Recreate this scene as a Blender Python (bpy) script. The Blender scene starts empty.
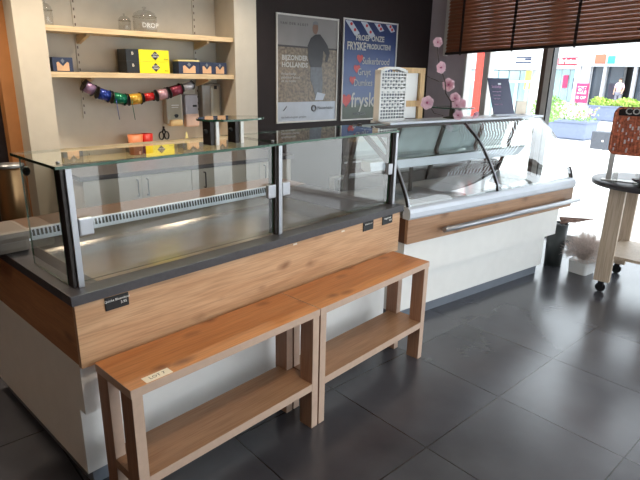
import bpy, bmesh, math, random
from mathutils import Vector, Matrix, Euler
random.seed(7)
PI = math.pi
S = bpy.context.scene
C = S.collection
TA = -0.0905            # the room (tiles, walls) is turned a little against the long counter
FA = -0.1804            # the curved display cooler stands a little askew
FX, FY = 2.0174, 0.0239

# ------------------------------------------------------------------ camera
yaw, pitch, roll, FPX = 0.8288, 0.3009, 0.021, 534.4548
cy_, sy_, cp_, sp_ = math.cos(yaw), math.sin(yaw), math.cos(pitch), math.sin(pitch)
fwd = Vector((sy_*cp_, cy_*cp_, -sp_)); r0 = Vector((cy_, -sy_, 0)); u0 = r0.cross(fwd)
rgt = math.cos(roll)*r0 + math.sin(roll)*u0
upv = -math.sin(roll)*r0 + math.cos(roll)*u0
cam = bpy.data.objects.new('camera', bpy.data.cameras.new('camera'))
C.objects.link(cam)
cam.matrix_world = Matrix(((rgt.x, upv.x, -fwd.x, -0.6498), (rgt.y, upv.y, -fwd.y, -1.6982), (rgt.z, upv.z, -fwd.z, 1.5569), (0, 0, 0, 1)))
cam.data.sensor_width = 36; cam.data.sensor_fit = 'HORIZONTAL'; cam.data.lens = 36*FPX/640
cam.data.clip_start = 0.02; cam.data.clip_end = 300
S.camera = cam

# ------------------------------------------------------------------ world, sun, lamps, exposure
wd = bpy.data.worlds.new('world'); S.world = wd; wd.use_nodes = True
nt = wd.node_tree; nt.nodes.clear()
bg = nt.nodes.new('ShaderNodeBackground'); out = nt.nodes.new('ShaderNodeOutputWorld')
bg.inputs[0].default_value = (0.87, 0.93, 1.0, 1); bg.inputs[1].default_value = 3.3
nt.links.new(bg.outputs[0], out.inputs[0])

def RW(U, V, z=0.0):
    return Vector((math.cos(TA)*U - math.sin(TA)*V, math.sin(TA)*U + math.cos(TA)*V, z))
def lamp(name, kind, loc, energy, color, size=0.3, rot=(0, 0, 0), sy=None, portal=False, spread=None, spot=None):
    l = bpy.data.lights.new(name, kind); l.energy = energy; l.color = color
    if kind == 'AREA':
        l.size = size
        if sy: l.shape = 'RECTANGLE'; l.size_y = sy
        if portal: l.cycles.is_portal = True
        if spread: l.spread = spread
    elif kind in ('POINT', 'SPOT'): l.shadow_soft_size = size
    if spot: l.spot_size = spot; l.spot_blend = 0.6
    o = bpy.data.objects.new(name, l); C.objects.link(o); o.location = loc; o.rotation_euler = rot
    return o
sun = lamp('sun', 'SUN', (0, 0, 20), 2.2, (1.0, 0.97, 0.92), rot=(math.radians(28), math.radians(-38), 0))
sun.data.angle = 0.02
lamp('window_portal_right', 'AREA', RW(4.80, -0.6, 1.35), 1, (1, 1, 1), 2.5, (0, PI/2, TA), 4.8, portal=True)
lamp('window_portal_front', 'AREA', RW(2.5, -3.15, 1.3), 1, (1, 1, 1), 4.7, (PI/2, 0, TA), 2.5, portal=True)
WARM = (1.0, 0.83, 0.64)
for i, (U, V, e, sz) in enumerate(((0.9, 1.55, 30, 0.08), (1.9, 1.55, 26, 0.08), (-0.2, 1.7, 34, 0.08), (0.6, -1.2, 26, 0.10), (-2.0, 0.2, 9, 0.10))):
    lamp('ceiling_spot', 'SPOT', RW(U, V, 2.68), e*2.0, WARM, sz, (0, 0, 0), spot=math.radians(120))
S.view_settings.view_transform = 'Standard'; S.view_settings.look = 'None'
S.view_settings.gamma = 1; S.view_settings.use_curve_mapping = False
S.view_settings.exposure = 0.38

# ------------------------------------------------------------------ materials
def srgb(r, g, b):
    f = lambda c: (c/255/12.92) if c/255 <= 0.04045 else ((c/255+0.055)/1.055)**2.4
    return (f(r), f(g), f(b), 1)
def base(name):
    m = bpy.data.materials.new(name); m.use_nodes = True
    return m, m.node_tree, m.node_tree.nodes['Principled BSDF']
def mat(name, rgb, rough=0.5, metal=0.0, noise=0.06, scale=12, bump=0.0, spec=0.5, sheen=0):
    """plain procedural material: colour mottled slightly by noise"""
    m, nt, b = base(name)
    c = srgb(*rgb)
    tc = nt.nodes.new('ShaderNodeTexCoord'); n = nt.nodes.new('ShaderNodeTexNoise')
    n.inputs['Scale'].default_value = scale; n.inputs['Detail'].default_value = 4
    nt.links.new(tc.outputs['Object'], n.inputs['Vector'])
    r = nt.nodes.new('ShaderNodeValToRGB')
    r.color_ramp.elements[0].position = 0.3; r.color_ramp.elements[1].position = 0.7
    r.color_ramp.elements[0].color = (*[x*(1-noise) for x in c[:3]], 1)
    r.color_ramp.elements[1].color = (*[min(1, x*(1+noise)) for x in c[:3]], 1)
    nt.links.new(n.outputs['Fac'], r.inputs[0]); nt.links.new(r.outputs[0], b.inputs['Base Color'])
    b.inputs['Roughness'].default_value = rough; b.inputs['Metallic'].default_value = metal
    b.inputs['Specular IOR Level'].default_value = spec
    if bump:
        bp = nt.nodes.new('ShaderNodeBump'); bp.inputs['Strength'].default_value = bump; bp.inputs['Distance'].default_value = 0.01
        nt.links.new(n.outputs['Fac'], bp.inputs['Height']); nt.links.new(bp.outputs[0], b.inputs['Normal'])
    return m
def wood(name, light, dark, knot, axis=0, rough=0.45, seed=0.0, knots=1.0, spec=0.5):
    """oak with long grain along one axis and scattered knots"""
    m, nt, b = base(name); N = nt.nodes; L = nt.links
    tc = N.new('ShaderNodeTexCoord')
    def mapped(sc, off=0):
        mp = N.new('ShaderNodeMapping'); mp.inputs['Scale'].default_value = sc; mp.inputs['Location'].default_value = (seed+off, seed*0.7+off, seed*1.3)
        L.new(tc.outputs['Object'], mp.inputs['Vector']); return mp
    def v(a, t): s = [t, t, t]; s[axis] = a; return s
    n1 = N.new('ShaderNodeTexNoise'); n1.inputs['Scale'].default_value = 1; n1.inputs['Detail'].default_value = 6; n1.inputs['Distortion'].default_value = 0.8
    L.new(mapped(v(1.6, 15)).outputs[0], n1.inputs['Vector'])
    n2 = N.new('ShaderNodeTexNoise'); n2.inputs['Scale'].default_value = 1; n2.inputs['Detail'].default_value = 4
    L.new(mapped(v(6, 160), 3).outputs[0], n2.inputs['Vector'])
    r = N.new('ShaderNodeValToRGB'); r.color_ramp.elements[0].position = 0.28; r.color_ramp.elements[1].position = 0.72
    r.color_ramp.elements[0].color = srgb(*dark); r.color_ramp.elements[1].color = srgb(*light)
    L.new(n1.outputs['Fac'], r.inputs[0])
    mx = N.new('ShaderNodeMix'); mx.data_type = 'RGBA'; mx.blend_type = 'MULTIPLY'; mx.inputs[0].default_value = 0.55
    r2 = N.new('ShaderNodeValToRGB'); r2.color_ramp.elements[0].position = 0.3; r2.color_ramp.elements[0].color = (0.55, 0.5, 0.45, 1); r2.color_ramp.elements[1].position = 0.6
    L.new(n2.outputs['Fac'], r2.inputs[0]); L.new(r.outputs[0], mx.inputs[6]); L.new(r2.outputs[0], mx.inputs[7])
    # knots: distorted voronoi cells, only the very centres
    nd = N.new('ShaderNodeTexNoise'); nd.inputs['Scale'].default_value = 14; nd.inputs['Detail'].default_value = 3
    L.new(tc.outputs['Object'], nd.inputs['Vector'])
    add = N.new('ShaderNodeMix'); add.data_type = 'RGBA'; add.blend_type = 'LINEAR_LIGHT'; add.inputs[0].default_value = 0.10
    L.new(mapped(v(4.2, 9.0), 5).outputs[0], add.inputs[6]); L.new(nd.outputs['Color'], add.inputs[7])
    vo = N.new('ShaderNodeTexVoronoi'); vo.inputs['Scale'].default_value = 1.0; vo.inputs['Randomness'].default_value = 1.0
    L.new(add.outputs[2], vo.inputs['Vector'])
    r3 = N.new('ShaderNodeValToRGB'); r3.color_ramp.elements[0].position = 0.05; r3.color_ramp.elements[1].position = 0.24
    r3.color_ramp.elements[0].color = (0.8*knots, 0.8*knots, 0.8*knots, 1); r3.color_ramp.elements[1].color = (0, 0, 0, 1)
    L.new(vo.outputs['Distance'], r3.inputs[0])
    mx2 = N.new('ShaderNodeMix'); mx2.data_type = 'RGBA'; mx2.inputs[7].default_value = srgb(*knot)
    L.new(r3.outputs[0], mx2.inputs[0]); L.new(mx.outputs[2], mx2.inputs[6])
    L.new(mx2.outputs[2], b.inputs['Base Color'])
    b.inputs['Roughness'].default_value = rough; b.inputs['Specular IOR Level'].default_value = spec
    return m
def glass(name, tint=(0.975, 0.99, 0.985), ior=1.5, rough=0.0, boost=1.0):
    m = bpy.data.materials.new(name); m.use_nodes = True; nt = m.node_tree; nt.nodes.clear(); N = nt.nodes; L = nt.links
    o = N.new('ShaderNodeOutputMaterial'); mx = N.new('ShaderNodeMixShader'); t = N.new('ShaderNodeBsdfTransparent'); g = N.new('ShaderNodeBsdfGlossy')
    f = N.new('ShaderNodeFresnel'); f.inputs[0].default_value = ior
    geo = N.new('ShaderNodeNewGeometry')
    # a thin pane reflects alike from both sides: keep the fresnel of the outer face
    mp = N.new('ShaderNodeMath'); mp.operation = 'MULTIPLY'; mp.inputs[1].default_value = boost; mp.use_clamp = True
    inv = N.new('ShaderNodeMath'); inv.operation = 'SUBTRACT'; inv.inputs[0].default_value = 1.0
    L.new(geo.outputs['Backfacing'], inv.inputs[1])
    m2 = N.new('ShaderNodeMath'); m2.operation = 'MULTIPLY'
    L.new(f.outputs[0], mp.inputs[0]); L.new(mp.outputs[0], m2.inputs[0]); L.new(inv.outputs[0], m2.inputs[1])
    t.inputs[0].default_value = (*tint, 1); g.inputs['Roughness'].default_value = rough
    L.new(m2.outputs[0], mx.inputs[0]); L.new(t.outputs[0], mx.inputs[1]); L.new(g.outputs[0], mx.inputs[2]); L.new(mx.outputs[0], o.inputs[0])
    return m
def tile_mat():
    m, nt, b = base('slate_tiles'); N = nt.nodes; L = nt.links
    tc = N.new('ShaderNodeTexCoord'); sep = N.new('ShaderNodeSeparateXYZ'); L.new(tc.outputs['Object'], sep.inputs[0])
    def line(sock):
        d = N.new('ShaderNodeMath'); d.operation = 'DIVIDE'; d.inputs[1].default_value = 0.6; L.new(sock, d.inputs[0])
        a = N.new('ShaderNodeMath'); a.operation = 'ADD'; a.inputs[1].default_value = 0.5; L.new(d.outputs[0], a.inputs[0])
        fr = N.new('ShaderNodeMath'); fr.operation = 'FRACT'; L.new(a.outputs[0], fr.inputs[0])
        s = N.new('ShaderNodeMath'); s.operation = 'SUBTRACT'; s.inputs[1].default_value = 0.5; L.new(fr.outputs[0], s.inputs[0])
        ab = N.new('ShaderNodeMath'); ab.operation = 'ABSOLUTE'; L.new(s.outputs[0], ab.inputs[0])
        lt = N.new('ShaderNodeMath'); lt.operation = 'LESS_THAN'; lt.inputs[1].default_value = 0.0052; L.new(ab.outputs[0], lt.inputs[0])
        return lt, d
    lx, dx = line(sep.outputs[0]); ly, dy = line(sep.outputs[1])
    mxm = N.new('ShaderNodeMath'); mxm.operation = 'MAXIMUM'; L.new(lx.outputs[0], mxm.inputs[0]); L.new(ly.outputs[0], mxm.inputs[1])
    fx = N.new('ShaderNodeMath'); fx.operation = 'FLOOR'; L.new(dx.outputs[0], fx.inputs[0])
    fy = N.new('ShaderNodeMath'); fy.operation = 'FLOOR'; L.new(dy.outputs[0], fy.inputs[0])
    cmb = N.new('ShaderNodeCombineXYZ'); L.new(fx.outputs[0], cmb.inputs[0]); L.new(fy.outputs[0], cmb.inputs[1])
    wn = N.new('ShaderNodeTexWhiteNoise'); wn.noise_dimensions = '3D'; L.new(cmb.outputs[0], wn.inputs['Vector'])
    n1 = N.new('ShaderNodeTexNoise'); n1.inputs['Scale'].default_value = 2.2; n1.inputs['Detail'].default_value = 8; L.new(tc.outputs['Object'], n1.inputs['Vector'])
    n2 = N.new('ShaderNodeTexNoise'); n2.inputs['Scale'].default_value = 40; n2.inputs['Detail'].default_value = 3; L.new(tc.outputs['Object'], n2.inputs['Vector'])
    r = N.new('ShaderNodeValToRGB'); r.color_ramp.elements[0].position = 0.3; r.color_ramp.elements[1].position = 0.7
    r.color_ramp.elements[0].color = srgb(58, 58, 63); r.color_ramp.elements[1].color = srgb(80, 80, 86)
    a2 = N.new('ShaderNodeMath'); a2.operation = 'MULTIPLY_ADD'; a2.inputs[1].default_value = 0.25; L.new(wn.outputs['Value'], a2.inputs[0]); 
    sc = N.new('ShaderNodeMath'); sc.operation = 'MULTIPLY'; sc.inputs[1].default_value = 0.8; L.new(n1.outputs['Fac'], sc.inputs[0]); L.new(sc.outputs[0], a2.inputs[2])
    L.new(a2.outputs[0], r.inputs[0])
    mx = N.new('ShaderNodeMix'); mx.data_type = 'RGBA'; mx.inputs[7].default_value = srgb(34, 34, 38)
    L.new(mxm.outputs[0], mx.inputs[0]); L.new(r.outputs[0], mx.inputs[6]); L.new(mx.outputs[2], b.inputs['Base Color'])
    rr = N.new('ShaderNodeMapRange'); rr.inputs[3].default_value = 0.15; rr.inputs[4].default_value = 0.32; b.inputs['Specular IOR Level'].default_value = 0.8; L.new(n1.outputs['Fac'], rr.inputs[0]); L.new(rr.outputs[0], b.inputs['Roughness'])
    bp = N.new('ShaderNodeBump'); bp.inputs['Strength'].default_value = 0.08; bp.inputs['Distance'].default_value = 0.004
    inv = N.new('ShaderNodeMath'); inv.operation = 'MULTIPLY_ADD'; inv.inputs[1].default_value = -2.0; L.new(mxm.outputs[0], inv.inputs[0]); L.new(n2.outputs['Fac'], inv.inputs[2])
    L.new(inv.outputs[0], bp.inputs['Height']); L.new(bp.outputs[0], b.inputs['Normal'])
    return m

M = {}
M['tiles'] = tile_mat()
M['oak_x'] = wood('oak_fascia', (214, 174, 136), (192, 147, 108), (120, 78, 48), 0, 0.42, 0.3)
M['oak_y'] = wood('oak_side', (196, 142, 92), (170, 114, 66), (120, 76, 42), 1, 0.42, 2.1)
M['oak_bench'] = wood('oak_bench_top', (206, 140, 86), (184, 112, 58), (118, 66, 34), 0, 0.36, 4.4)
M['oak_shelf'] = wood('oak_bench_shelf', (176, 138, 106), (152, 112, 80), (108, 68, 42), 0, 0.45, 6.1)
M['oak_leg'] = wood('oak_leg', (170, 128, 100), (146, 104, 78), (110, 72, 50), 2, 0.5, 1.2, 0.0)
M['edge_band'] = mat('oak_edge_band', (196, 168, 148), 0.5, noise=0.05, scale=30)
M['oak_cool'] = wood('oak_cooler', (184, 144, 112), (160, 118, 86), (108, 74, 50), 0, 0.45, 8.0)
M['dark_oak'] = mat('dark_oak_edge', (92, 60, 42), 0.5)
M['white_panel'] = mat('white_laminate', (238, 236, 232), 0.4, noise=0.02)
M['plinth'] = mat('grey_plinth', (122, 128, 138), 0.45, 0.3)
M['worktop'] = mat('dark_grey_worktop', (68, 66, 70), 0.38, noise=0.12, scale=60)
M['ledge'] = mat('brown_work_ledge', (104, 82, 68), 0.35, noise=0.08)
M['steel'] = mat('brushed_steel', (176, 172, 166), 0.22, 0.9, noise=0.08, scale=8)
M['steel_dull'] = mat('steel_dull', (150, 152, 154), 0.35, 0.8, noise=0.08)
M['alu'] = mat('aluminium', (176, 178, 184), 0.32, 0.7, noise=0.02)
M['alu_w'] = mat('white_aluminium', (212, 218, 228), 0.35, 0.1, noise=0.02)
M['dark_metal'] = mat('dark_metal', (46, 40, 38), 0.4, 0.3)
M['black'] = mat('black_plastic', (20, 20, 22), 0.4)
M['white'] = mat('white_plastic', (236, 236, 234), 0.4, noise=0.01)
M['cab'] = mat('cream_cabinet', (206, 198, 184), 0.35, noise=0.02)
M['rear'] = mat('rear_door_reflection', (196, 210, 212), 0.2)  # opaque pale colour stands in for reflections in the rear glass
M['deck'] = mat('grey_deck', (176, 178, 180), 0.16, 0.35)
M['glass'] = glass('clear_glass', boost=2.6)
M['glass_top'] = glass('clear_glass_top', (0.88, 0.95, 0.92), 1.55, boost=1.3)
M['win_glass'] = glass('window_glass', (0.97, 0.985, 0.98))
M['green_edge'] = mat('green_glass_edge', (42, 84, 66), 0.15, noise=0.2, scale=30)
M['wall_white'] = mat('cream_wall', (214, 204, 186), 0.7, noise=0.03)
M['wall_alcove'] = mat('beige_alcove_wall', (204, 198, 186), 0.7, noise=0.03)
M['wall_dark'] = mat('dark_brown_wall', (40, 31, 31), 0.6, noise=0.08, spec=0.25)
M['wall_mauve'] = mat('mauve_grey_wall', (196, 184, 192), 0.7, noise=0.03)
M['wall_orange'] = mat('orange_brown_wall', (196, 132, 76), 0.6, noise=0.05)
M['shelf'] = wood('pale_maple', (232, 208, 168), (222, 194, 150), (200, 170, 130), 0, 0.5, 3.3, 0.0)
M['blind'] = mat('brown_slat', (142, 90, 64), 0.42, noise=0.12, scale=9)
M['blind_tape'] = mat('dark_ladder_tape', (38, 24, 20), 0.7)
M['frame_brown'] = mat('window_frame_brown', (96, 78, 70), 0.4)
M['frame_grey'] = mat('window_frame_grey', (206, 203, 200), 0.4)
M['pave'] = mat('pale_paving', (216, 214, 210), 0.8, noise=0.04, scale=1)
M['ceiling'] = mat('ceiling_white', (214, 208, 198), 0.8, noise=0.01)
M['paper'] = mat('paper', (238, 226, 208), 0.7, noise=0.01)
M['navy'] = mat('navy_board', (44, 48, 84), 0.5, noise=0.04)

# ------------------------------------------------------------------ mesh helper
class MB:
    def __init__(self): self.bm = bmesh.new()
    def _f(self, vs, mi, smooth=False):
        try:
            f = self.bm.faces.new(vs); f.material_index = mi; f.smooth = smooth; return f
        except ValueError: return None
    def box(self, x0, x1, y0, y1, z0, z1, mi=0, bev=0.0, mtx=None):
        b = bmesh.new(); bmesh.ops.create_cube(b, size=1)
        for v in b.verts: v.co = Vector(((x0+x1)/2+v.co.x*(x1-x0), (y0+y1)/2+v.co.y*(y1-y0), (z0+z1)/2+v.co.z*(z1-z0)))
        if bev: bmesh.ops.bevel(b, geom=list(b.edges), offset=bev, segments=2, affect='EDGES', profile=0.6)
        return self._merge(b, mi, mtx)
    def _merge(self, b, mi, mtx=None, smooth=False):
        if mtx is not None: bmesh.ops.transform(b, matrix=mtx, verts=b.verts)
        mp = {v: self.bm.verts.new(v.co) for v in b.verts}
        for f in b.faces: self._f([mp[v] for v in f.verts], mi if mi is not None else f.material_index, smooth or f.smooth)
        b.free(); return self
    def tube(self, path, r, seg=10, mi=0, caps=True, smooth=True):
        path = [Vector(p) for p in path]; rings = []
        rr = r if isinstance(r, (list, tuple)) else [r]*len(path)
        prev = None
        for i, p in enumerate(path):
            t = (path[min(i+1, len(path)-1)] - path[max(i-1, 0)]).normalized()
            if prev is None:
                a = Vector((0, 0, 1)) if abs(t.z) < 0.9 else Vector((1, 0, 0)); n = t.cross(a).normalized()
            else: n = (prev - t*prev.dot(t)).normalized()
            prev = n; b = t.cross(n)
            rings.append([self.bm.verts.new(p + rr[i]*(math.cos(2*PI*k/seg)*n + math.sin(2*PI*k/seg)*b)) for k in range(seg)])
        for a, b in zip(rings, rings[1:]):
            for k in range(seg): self._f([a[k], a[(k+1) % seg], b[(k+1) % seg], b[k]], mi, smooth)
        if caps: self._f(rings[0][::-1], mi); self._f(rings[-1], mi)
        return self
    def band(self, prof, th, f, a, b, mi=0, n=4):
        """curved sheet of thickness th along a 2-D profile, extruded a..b; smooth faces, crisp edges"""
        P = [Vector(p) for p in prof]; Q = []
        for i in range(len(P)-1):
            p0, p1, p2, p3 = P[max(i-1, 0)], P[i], P[i+1], P[min(i+2, len(P)-1)]
            for k in range(n):
                t = k/n; Q.append(0.5*((2*p1)+(p2-p0)*t+(2*p0-5*p1+4*p2-p3)*t*t+(3*p1-p0-3*p2+p3)*t**3))
        Q.append(P[-1]); I = []
        for i in range(len(Q)):
            d = (Q[min(i+1, len(Q)-1)]-Q[max(i-1, 0)]).normalized(); I.append(Q[i]+Vector((d.y, -d.x))*th)
        V = lambda p, w: self.bm.verts.new(f(p[0], p[1], w))
        for pts, rev in ((Q, False), (I, True)):
            A = [V(p, a) for p in pts]; B = [V(p, b) for p in pts]
            for k in range(len(pts)-1):
                vs = [A[k], A[k+1], B[k+1], B[k]]; self._f(vs[::-1] if rev else vs, mi, True)
        for w, rev in ((a, True), (b, False)):
            A = [V(p, w) for p in Q]; B = [V(p, w) for p in I]
            for k in range(len(Q)-1):
                vs = [A[k], A[k+1], B[k+1], B[k]]; self._f(vs[::-1] if rev else vs, mi)
        for k in (0, len(Q)-1):
            vs = [V(Q[k], a), V(Q[k], b), V(I[k], b), V(I[k], a)]; self._f(vs if k else vs[::-1], mi)
        return self
    def cyl(self, c, r, h, seg=24, mi=0, r2=None): return self.tube([c, (c[0], c[1], c[2]+h)], [r, r if r2 is None else r2], seg, mi)
    def lathe(self, prof, c=(0, 0, 0), seg=28, mi=0, smooth=True):
        rings = []
        for (r, z) in prof:
            if r < 1e-5: rings.append([self.bm.verts.new((c[0], c[1], c[2]+z))])
            else: rings.append([self.bm.verts.new((c[0]+r*math.cos(2*PI*k/seg), c[1]+r*math.sin(2*PI*k/seg), c[2]+z)) for k in range(seg)])
        for a, b in zip(rings, rings[1:]):
            for k in range(seg):
                k2 = (k+1) % seg
                if len(a) == 1 and len(b) > 1: self._f([a[0], b[k2], b[k]], mi, smooth)
                elif len(b) == 1 and len(a) > 1: self._f([a[k], a[k2], b[0]], mi, smooth)
                elif len(a) > 1: self._f([a[k], a[k2], b[k2], b[k]], mi, smooth)
        return self
    def prism(self, poly, f, a, b, mi=0, smooth=False, side_mi=None):
        """poly of 2-D points; f(u, v, w) -> 3-D, extruded from w=a to w=b"""
        A = [self.bm.verts.new(f(u, v, a)) for u, v in poly]; B = [self.bm.verts.new(f(u, v, b)) for u, v in poly]
        n = len(poly); sm = mi if side_mi is None else side_mi
        for k in range(n): self._f([A[k], A[(k+1) % n], B[(k+1) % n], B[k]], sm, smooth)
        self._f(A[::-1], mi); self._f(B, mi); return self
    def sphere(self, c, r, mi=0, sub=2, sc=(1, 1, 1), mtx=None):
        b = bmesh.new(); bmesh.ops.create_icosphere(b, subdivisions=sub, radius=1)
        for v in b.verts: v.co = Vector((c[0]+v.co.x*r*sc[0], c[1]+v.co.y*r*sc[1], c[2]+v.co.z*r*sc[2]))
        return self._merge(b, mi, mtx, True)
    def build(self, name, mats, parent=None, fix=True):
        if fix: bmesh.ops.recalc_face_normals(self.bm, faces=self.bm.faces)
        me = bpy.data.meshes.new(name); self.bm.to_mesh(me); self.bm.free()
        for m in (mats if isinstance(mats, (list, tuple)) else [mats]): me.materials.append(M[m] if isinstance(m, str) else m)
        o = bpy.data.objects.new(name, me); C.objects.link(o)
        if parent: o.parent = parent
        return o
def tag(o, label=None, cat=None, group=None, kind=None):
    if label: o['label'] = label
    if cat: o['category'] = cat
    if group: o['group'] = group
    if kind: o['kind'] = kind
    return o
def thing(name, label, cat, loc=(0, 0, 0), rz=0.0, group=None):
    o = bpy.data.objects.new(name, None); C.objects.link(o); o.location = loc; o.rotation_euler = (0, 0, rz)
    o.empty_display_size = 0.1
    return tag(o, label, cat, group)
def struct(name, mb, mats, rot=TA, loc=(0, 0, 0)):
    o = mb.build(name, mats); o.rotation_euler = (0, 0, rot); o.location = loc; o['kind'] = 'structure'; return o
def copy_tree(o, parent=None):
    c = o.copy(); C.objects.link(c)
    if parent is not None: c.parent = parent
    for ch in [x for x in C.objects if x.parent == o]: copy_tree(ch, c)
    return c
def text(name, body, size, o, right, up, material, parent=None, depth=0.0006, align='CENTER', bold=0.0, xs=1.0):
    """lettering as a mesh, starting at o, reading along right, standing along up"""
    cu = bpy.data.curves.new(name, 'FONT'); cu.body = body; cu.size = size; cu.align_x = align; cu.align_y = 'CENTER'
    cu.extrude = depth; cu.offset = bold; cu.resolution_u = 2
    t = bpy.data.objects.new(name, cu); C.objects.link(t)
    bpy.context.view_layer.update()
    me = bpy.data.meshes.new_from_object(t.evaluated_get(bpy.context.evaluated_depsgraph_get()))
    bpy.data.objects.remove(t)
    R = Vector(right).normalized(); Up = Vector(up).normalized(); Nn = R.cross(Up)
    mtx = Matrix(((R.x*xs, Up.x, Nn.x, o[0]), (R.y*xs, Up.y, Nn.y, o[1]), (R.z*xs, Up.z, Nn.z, o[2]), (0, 0, 0, 1)))
    me.transform(mtx); me.materials.clear(); me.materials.append(M[material] if isinstance(material, str) else material)
    ob = bpy.data.objects.new(name, me); C.objects.link(ob)
    if parent: ob.parent = parent
    return ob

# ================================================================== THE ROOM
TO = Vector((1.1894, -0.1242, 0))
mb = MB(); mb.box(-5.2, 3.66, -3.02, 2.9, -0.05, 0.0)
struct('floor', mb, 'tiles', TA, TO)
# outdoors ground
mb = MB(); mb.box(-40, 60, -45, 45, -0.12, -0.055)
g = struct('ground', mb, 'pave')
# back wall, right of the alcove (posters hang here)
mb = MB(); mb.box(2.36, 4.95, 2.30, 2.42, 0, 2.75); struct('wall_back', mb, 'wall_dark')
# alcove: column faces, inner sides and recessed back
mb = MB(); mb.box(2.14, 2.362, 2.25, 2.42, 0, 2.75); mb.box(2.14, 2.362, 2.42, 2.62, 0, 2.75)
struct('wall_alcove_right', mb, 'wall_alcove')
mb = MB(); mb.box(0.66, 2.14, 2.55, 2.65, 0, 2.75); struct('wall_alcove_back', mb, 'wall_alcove')
mb = MB(); mb.box(0.49, 0.675, 2.25, 2.65, 0, 2.75); struct('wall_alcove_left', mb, 'wall_white')
mb = MB(); mb.box(0.412, 0.49, 2.45, 2.65, 0, 2.75); struct('wall_passage', mb, 'wall_orange')
mb = MB(); mb.box(-3.9, 0.412, 2.56, 2.68, 0, 2.75); struct('wall_passage_back', mb, 'wall_dark')
mb = MB(); mb.box(-4.0, -3.88, -3.4, 2.65, 0, 2.75); struct('wall_left', mb, 'wall_orange')
mb = MB(); mb.box(-4.0, 5.0, -3.4, 2.7, 2.75, 2.85); struct('ceiling', mb, 'ceiling')
# window wall on the right
mb = MB(); mb.box(4.84, 4.98, 1.80, 2.30, 0, 2.75); struct('wall_right', mb, 'wall_mauve')
mb = MB(); mb.box(4.84, 4.98, -3.4, 1.80, 2.62, 2.75); mb.box(4.86, 4.96, -3.4, 1.80, -0.05, 0.05, 0)
struct('wall_right_head', mb, 'frame_grey')
def window(name, panes, w0, w1, z0, z1):
    fr = MB()
    for (a, b) in panes: fr.box(w0, w1, a, b, z0, z1, 0, 0.004)
    return fr
mb = MB()
for (a, b) in ((1.775, 1.80), (1.49, 1.56), (0.815, 0.87), (-0.75, -0.66), (-2.2, -2.1), (-3.4, -3.3)):
    mb.box(4.83, 4.93, a, b, 0.05, 2.62, 0, 0.004)
    if a > 1: continue
    mb.box(4.832, 4.925, b, b+0.045, 0.05, 2.62, 1)
    mb.box(4.832, 4.925, a-0.014, a, 0.05, 2.62, 2)
win = struct('window_1', mb, ['frame_grey', 'frame_brown', 'black'])
mb = MB(); mb.box(4.875, 4.883, -3.35, 1.75, 0.05, 2.62); gp = mb.build('window_pane', 'win_glass', win)
# opposite glazed front behind the viewer
mb = MB(); mb.box(-4.0, 0.2, -3.35, -3.2, 0, 2.75); mb.box(0.2, 5.0, -3.35, -3.2, 2.6, 2.75); mb.box(0.2, 5.0, -3.35, -3.2, -0.05, 0.04);  # solid left part added to keep daylight off the counter's left side
struct('wall_front', mb, 'wall_dark')
mb = MB()
for U in (0.2, 1.1, 2.1, 3.4, 3.95, 4.75): mb.box(U, U+0.16, -3.32, -3.22, 0.04, 2.6, 0, 0.004)
win2 = struct('window_2', mb, 'frame_brown')
mb = MB(); mb.box(0.2, 4.85, -3.28, -3.272, 0.04, 2.6); mb.build('window_pane', 'win_glass', win2)
mb = MB(); mb.box(2.362, 4.84, 2.285, 2.30, 0, 0.08); struct('baseboard_back', mb, 'black')

# ================================================================== LONG SERVICE COUNTER
XR = 1.887; YB = 1.10
t = thing('service_counter', 'long service counter with knotty oak fascia, white base and dark grey worktop', 'counter', (0, 0, 0))
mb = MB(); mb.box(0.004, XR-0.004, 0.029, YB-0.02, 0.366, 0.575); mb.box(0.004, XR-0.004, 0.075, YB-0.02, 0.08, 0.366); mb.build('base_cabinet', 'white_panel', t)
mb = MB(); mb.box(0.03, XR-0.02, 0.10, YB-0.06, 0.0, 0.08); mb.build('plinth', 'plinth', t)
mb = MB(); mb.box(0, XR, 0.0, 0.022, 0.566, 0.806, 0, 0.0012); mb.build('front_fascia', 'oak_x', t)
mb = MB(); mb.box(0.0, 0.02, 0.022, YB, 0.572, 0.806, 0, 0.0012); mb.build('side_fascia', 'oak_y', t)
mb = MB(); mb.box(XR-0.02, XR, 0.022, YB-0.02, 0.572, 0.806); mb.build('end_panel', 'dark_oak', t)
mb = MB(); mb.box(-0.012, XR+0.02, -0.012, 0.07, 0.806, 0.842, 0, 0.002); mb.box(-0.012, 0.115, 0.07, 0.79, 0.806, 0.842, 0, 0.002); mb.box(1.55, XR+0.02, 0.07, 0.79, 0.806, 0.842, 0, 0.002)
mb.build('worktop', 'worktop', t)
mb = MB(); mb.box(-0.012, XR+0.02, 0.79, YB, 0.812, 0.850, 0, 0.003); mb.build('work_ledge', 'ledge', t)
# steel display tray
mb = MB(); mb.box(0.115, 1.55, 0.07, 0.72, 0.788, 0.794); mb.box(0.115, 0.121, 0.07, 0.76, 0.794, 0.838); mb.box(1.544, 1.55, 0.07, 0.76, 0.794, 0.838); mb.box(0.12, 1.545, 0.07, 0.076, 0.794, 0.836)
A = lambda u, v, w: (w, u, v)
mb.prism([(0.70, 0.794), (0.745, 0.835), (0.75, 0.835), (0.75, 0.79)], A, 0.121, 1.544)
mb.build('display_tray', 'steel', t)
mb = MB(); mb.box(0.12, 1.545, 0.742, 0.79, 0.834, 0.842, 0)
mb.prism([(0.745, 0.842), (0.752, 0.885), (0.760, 0.887), (0.768, 0.842)], A, 0.12, 1.545)
n = 78
for i in range(n):
    x = 0.15+i*(1.37/n)
    mb.prism([(0.7458, 0.852), (0.7506, 0.880), (0.7490, 0.880), (0.7440, 0.852)], A, x, x+0.0095, 1)
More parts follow.
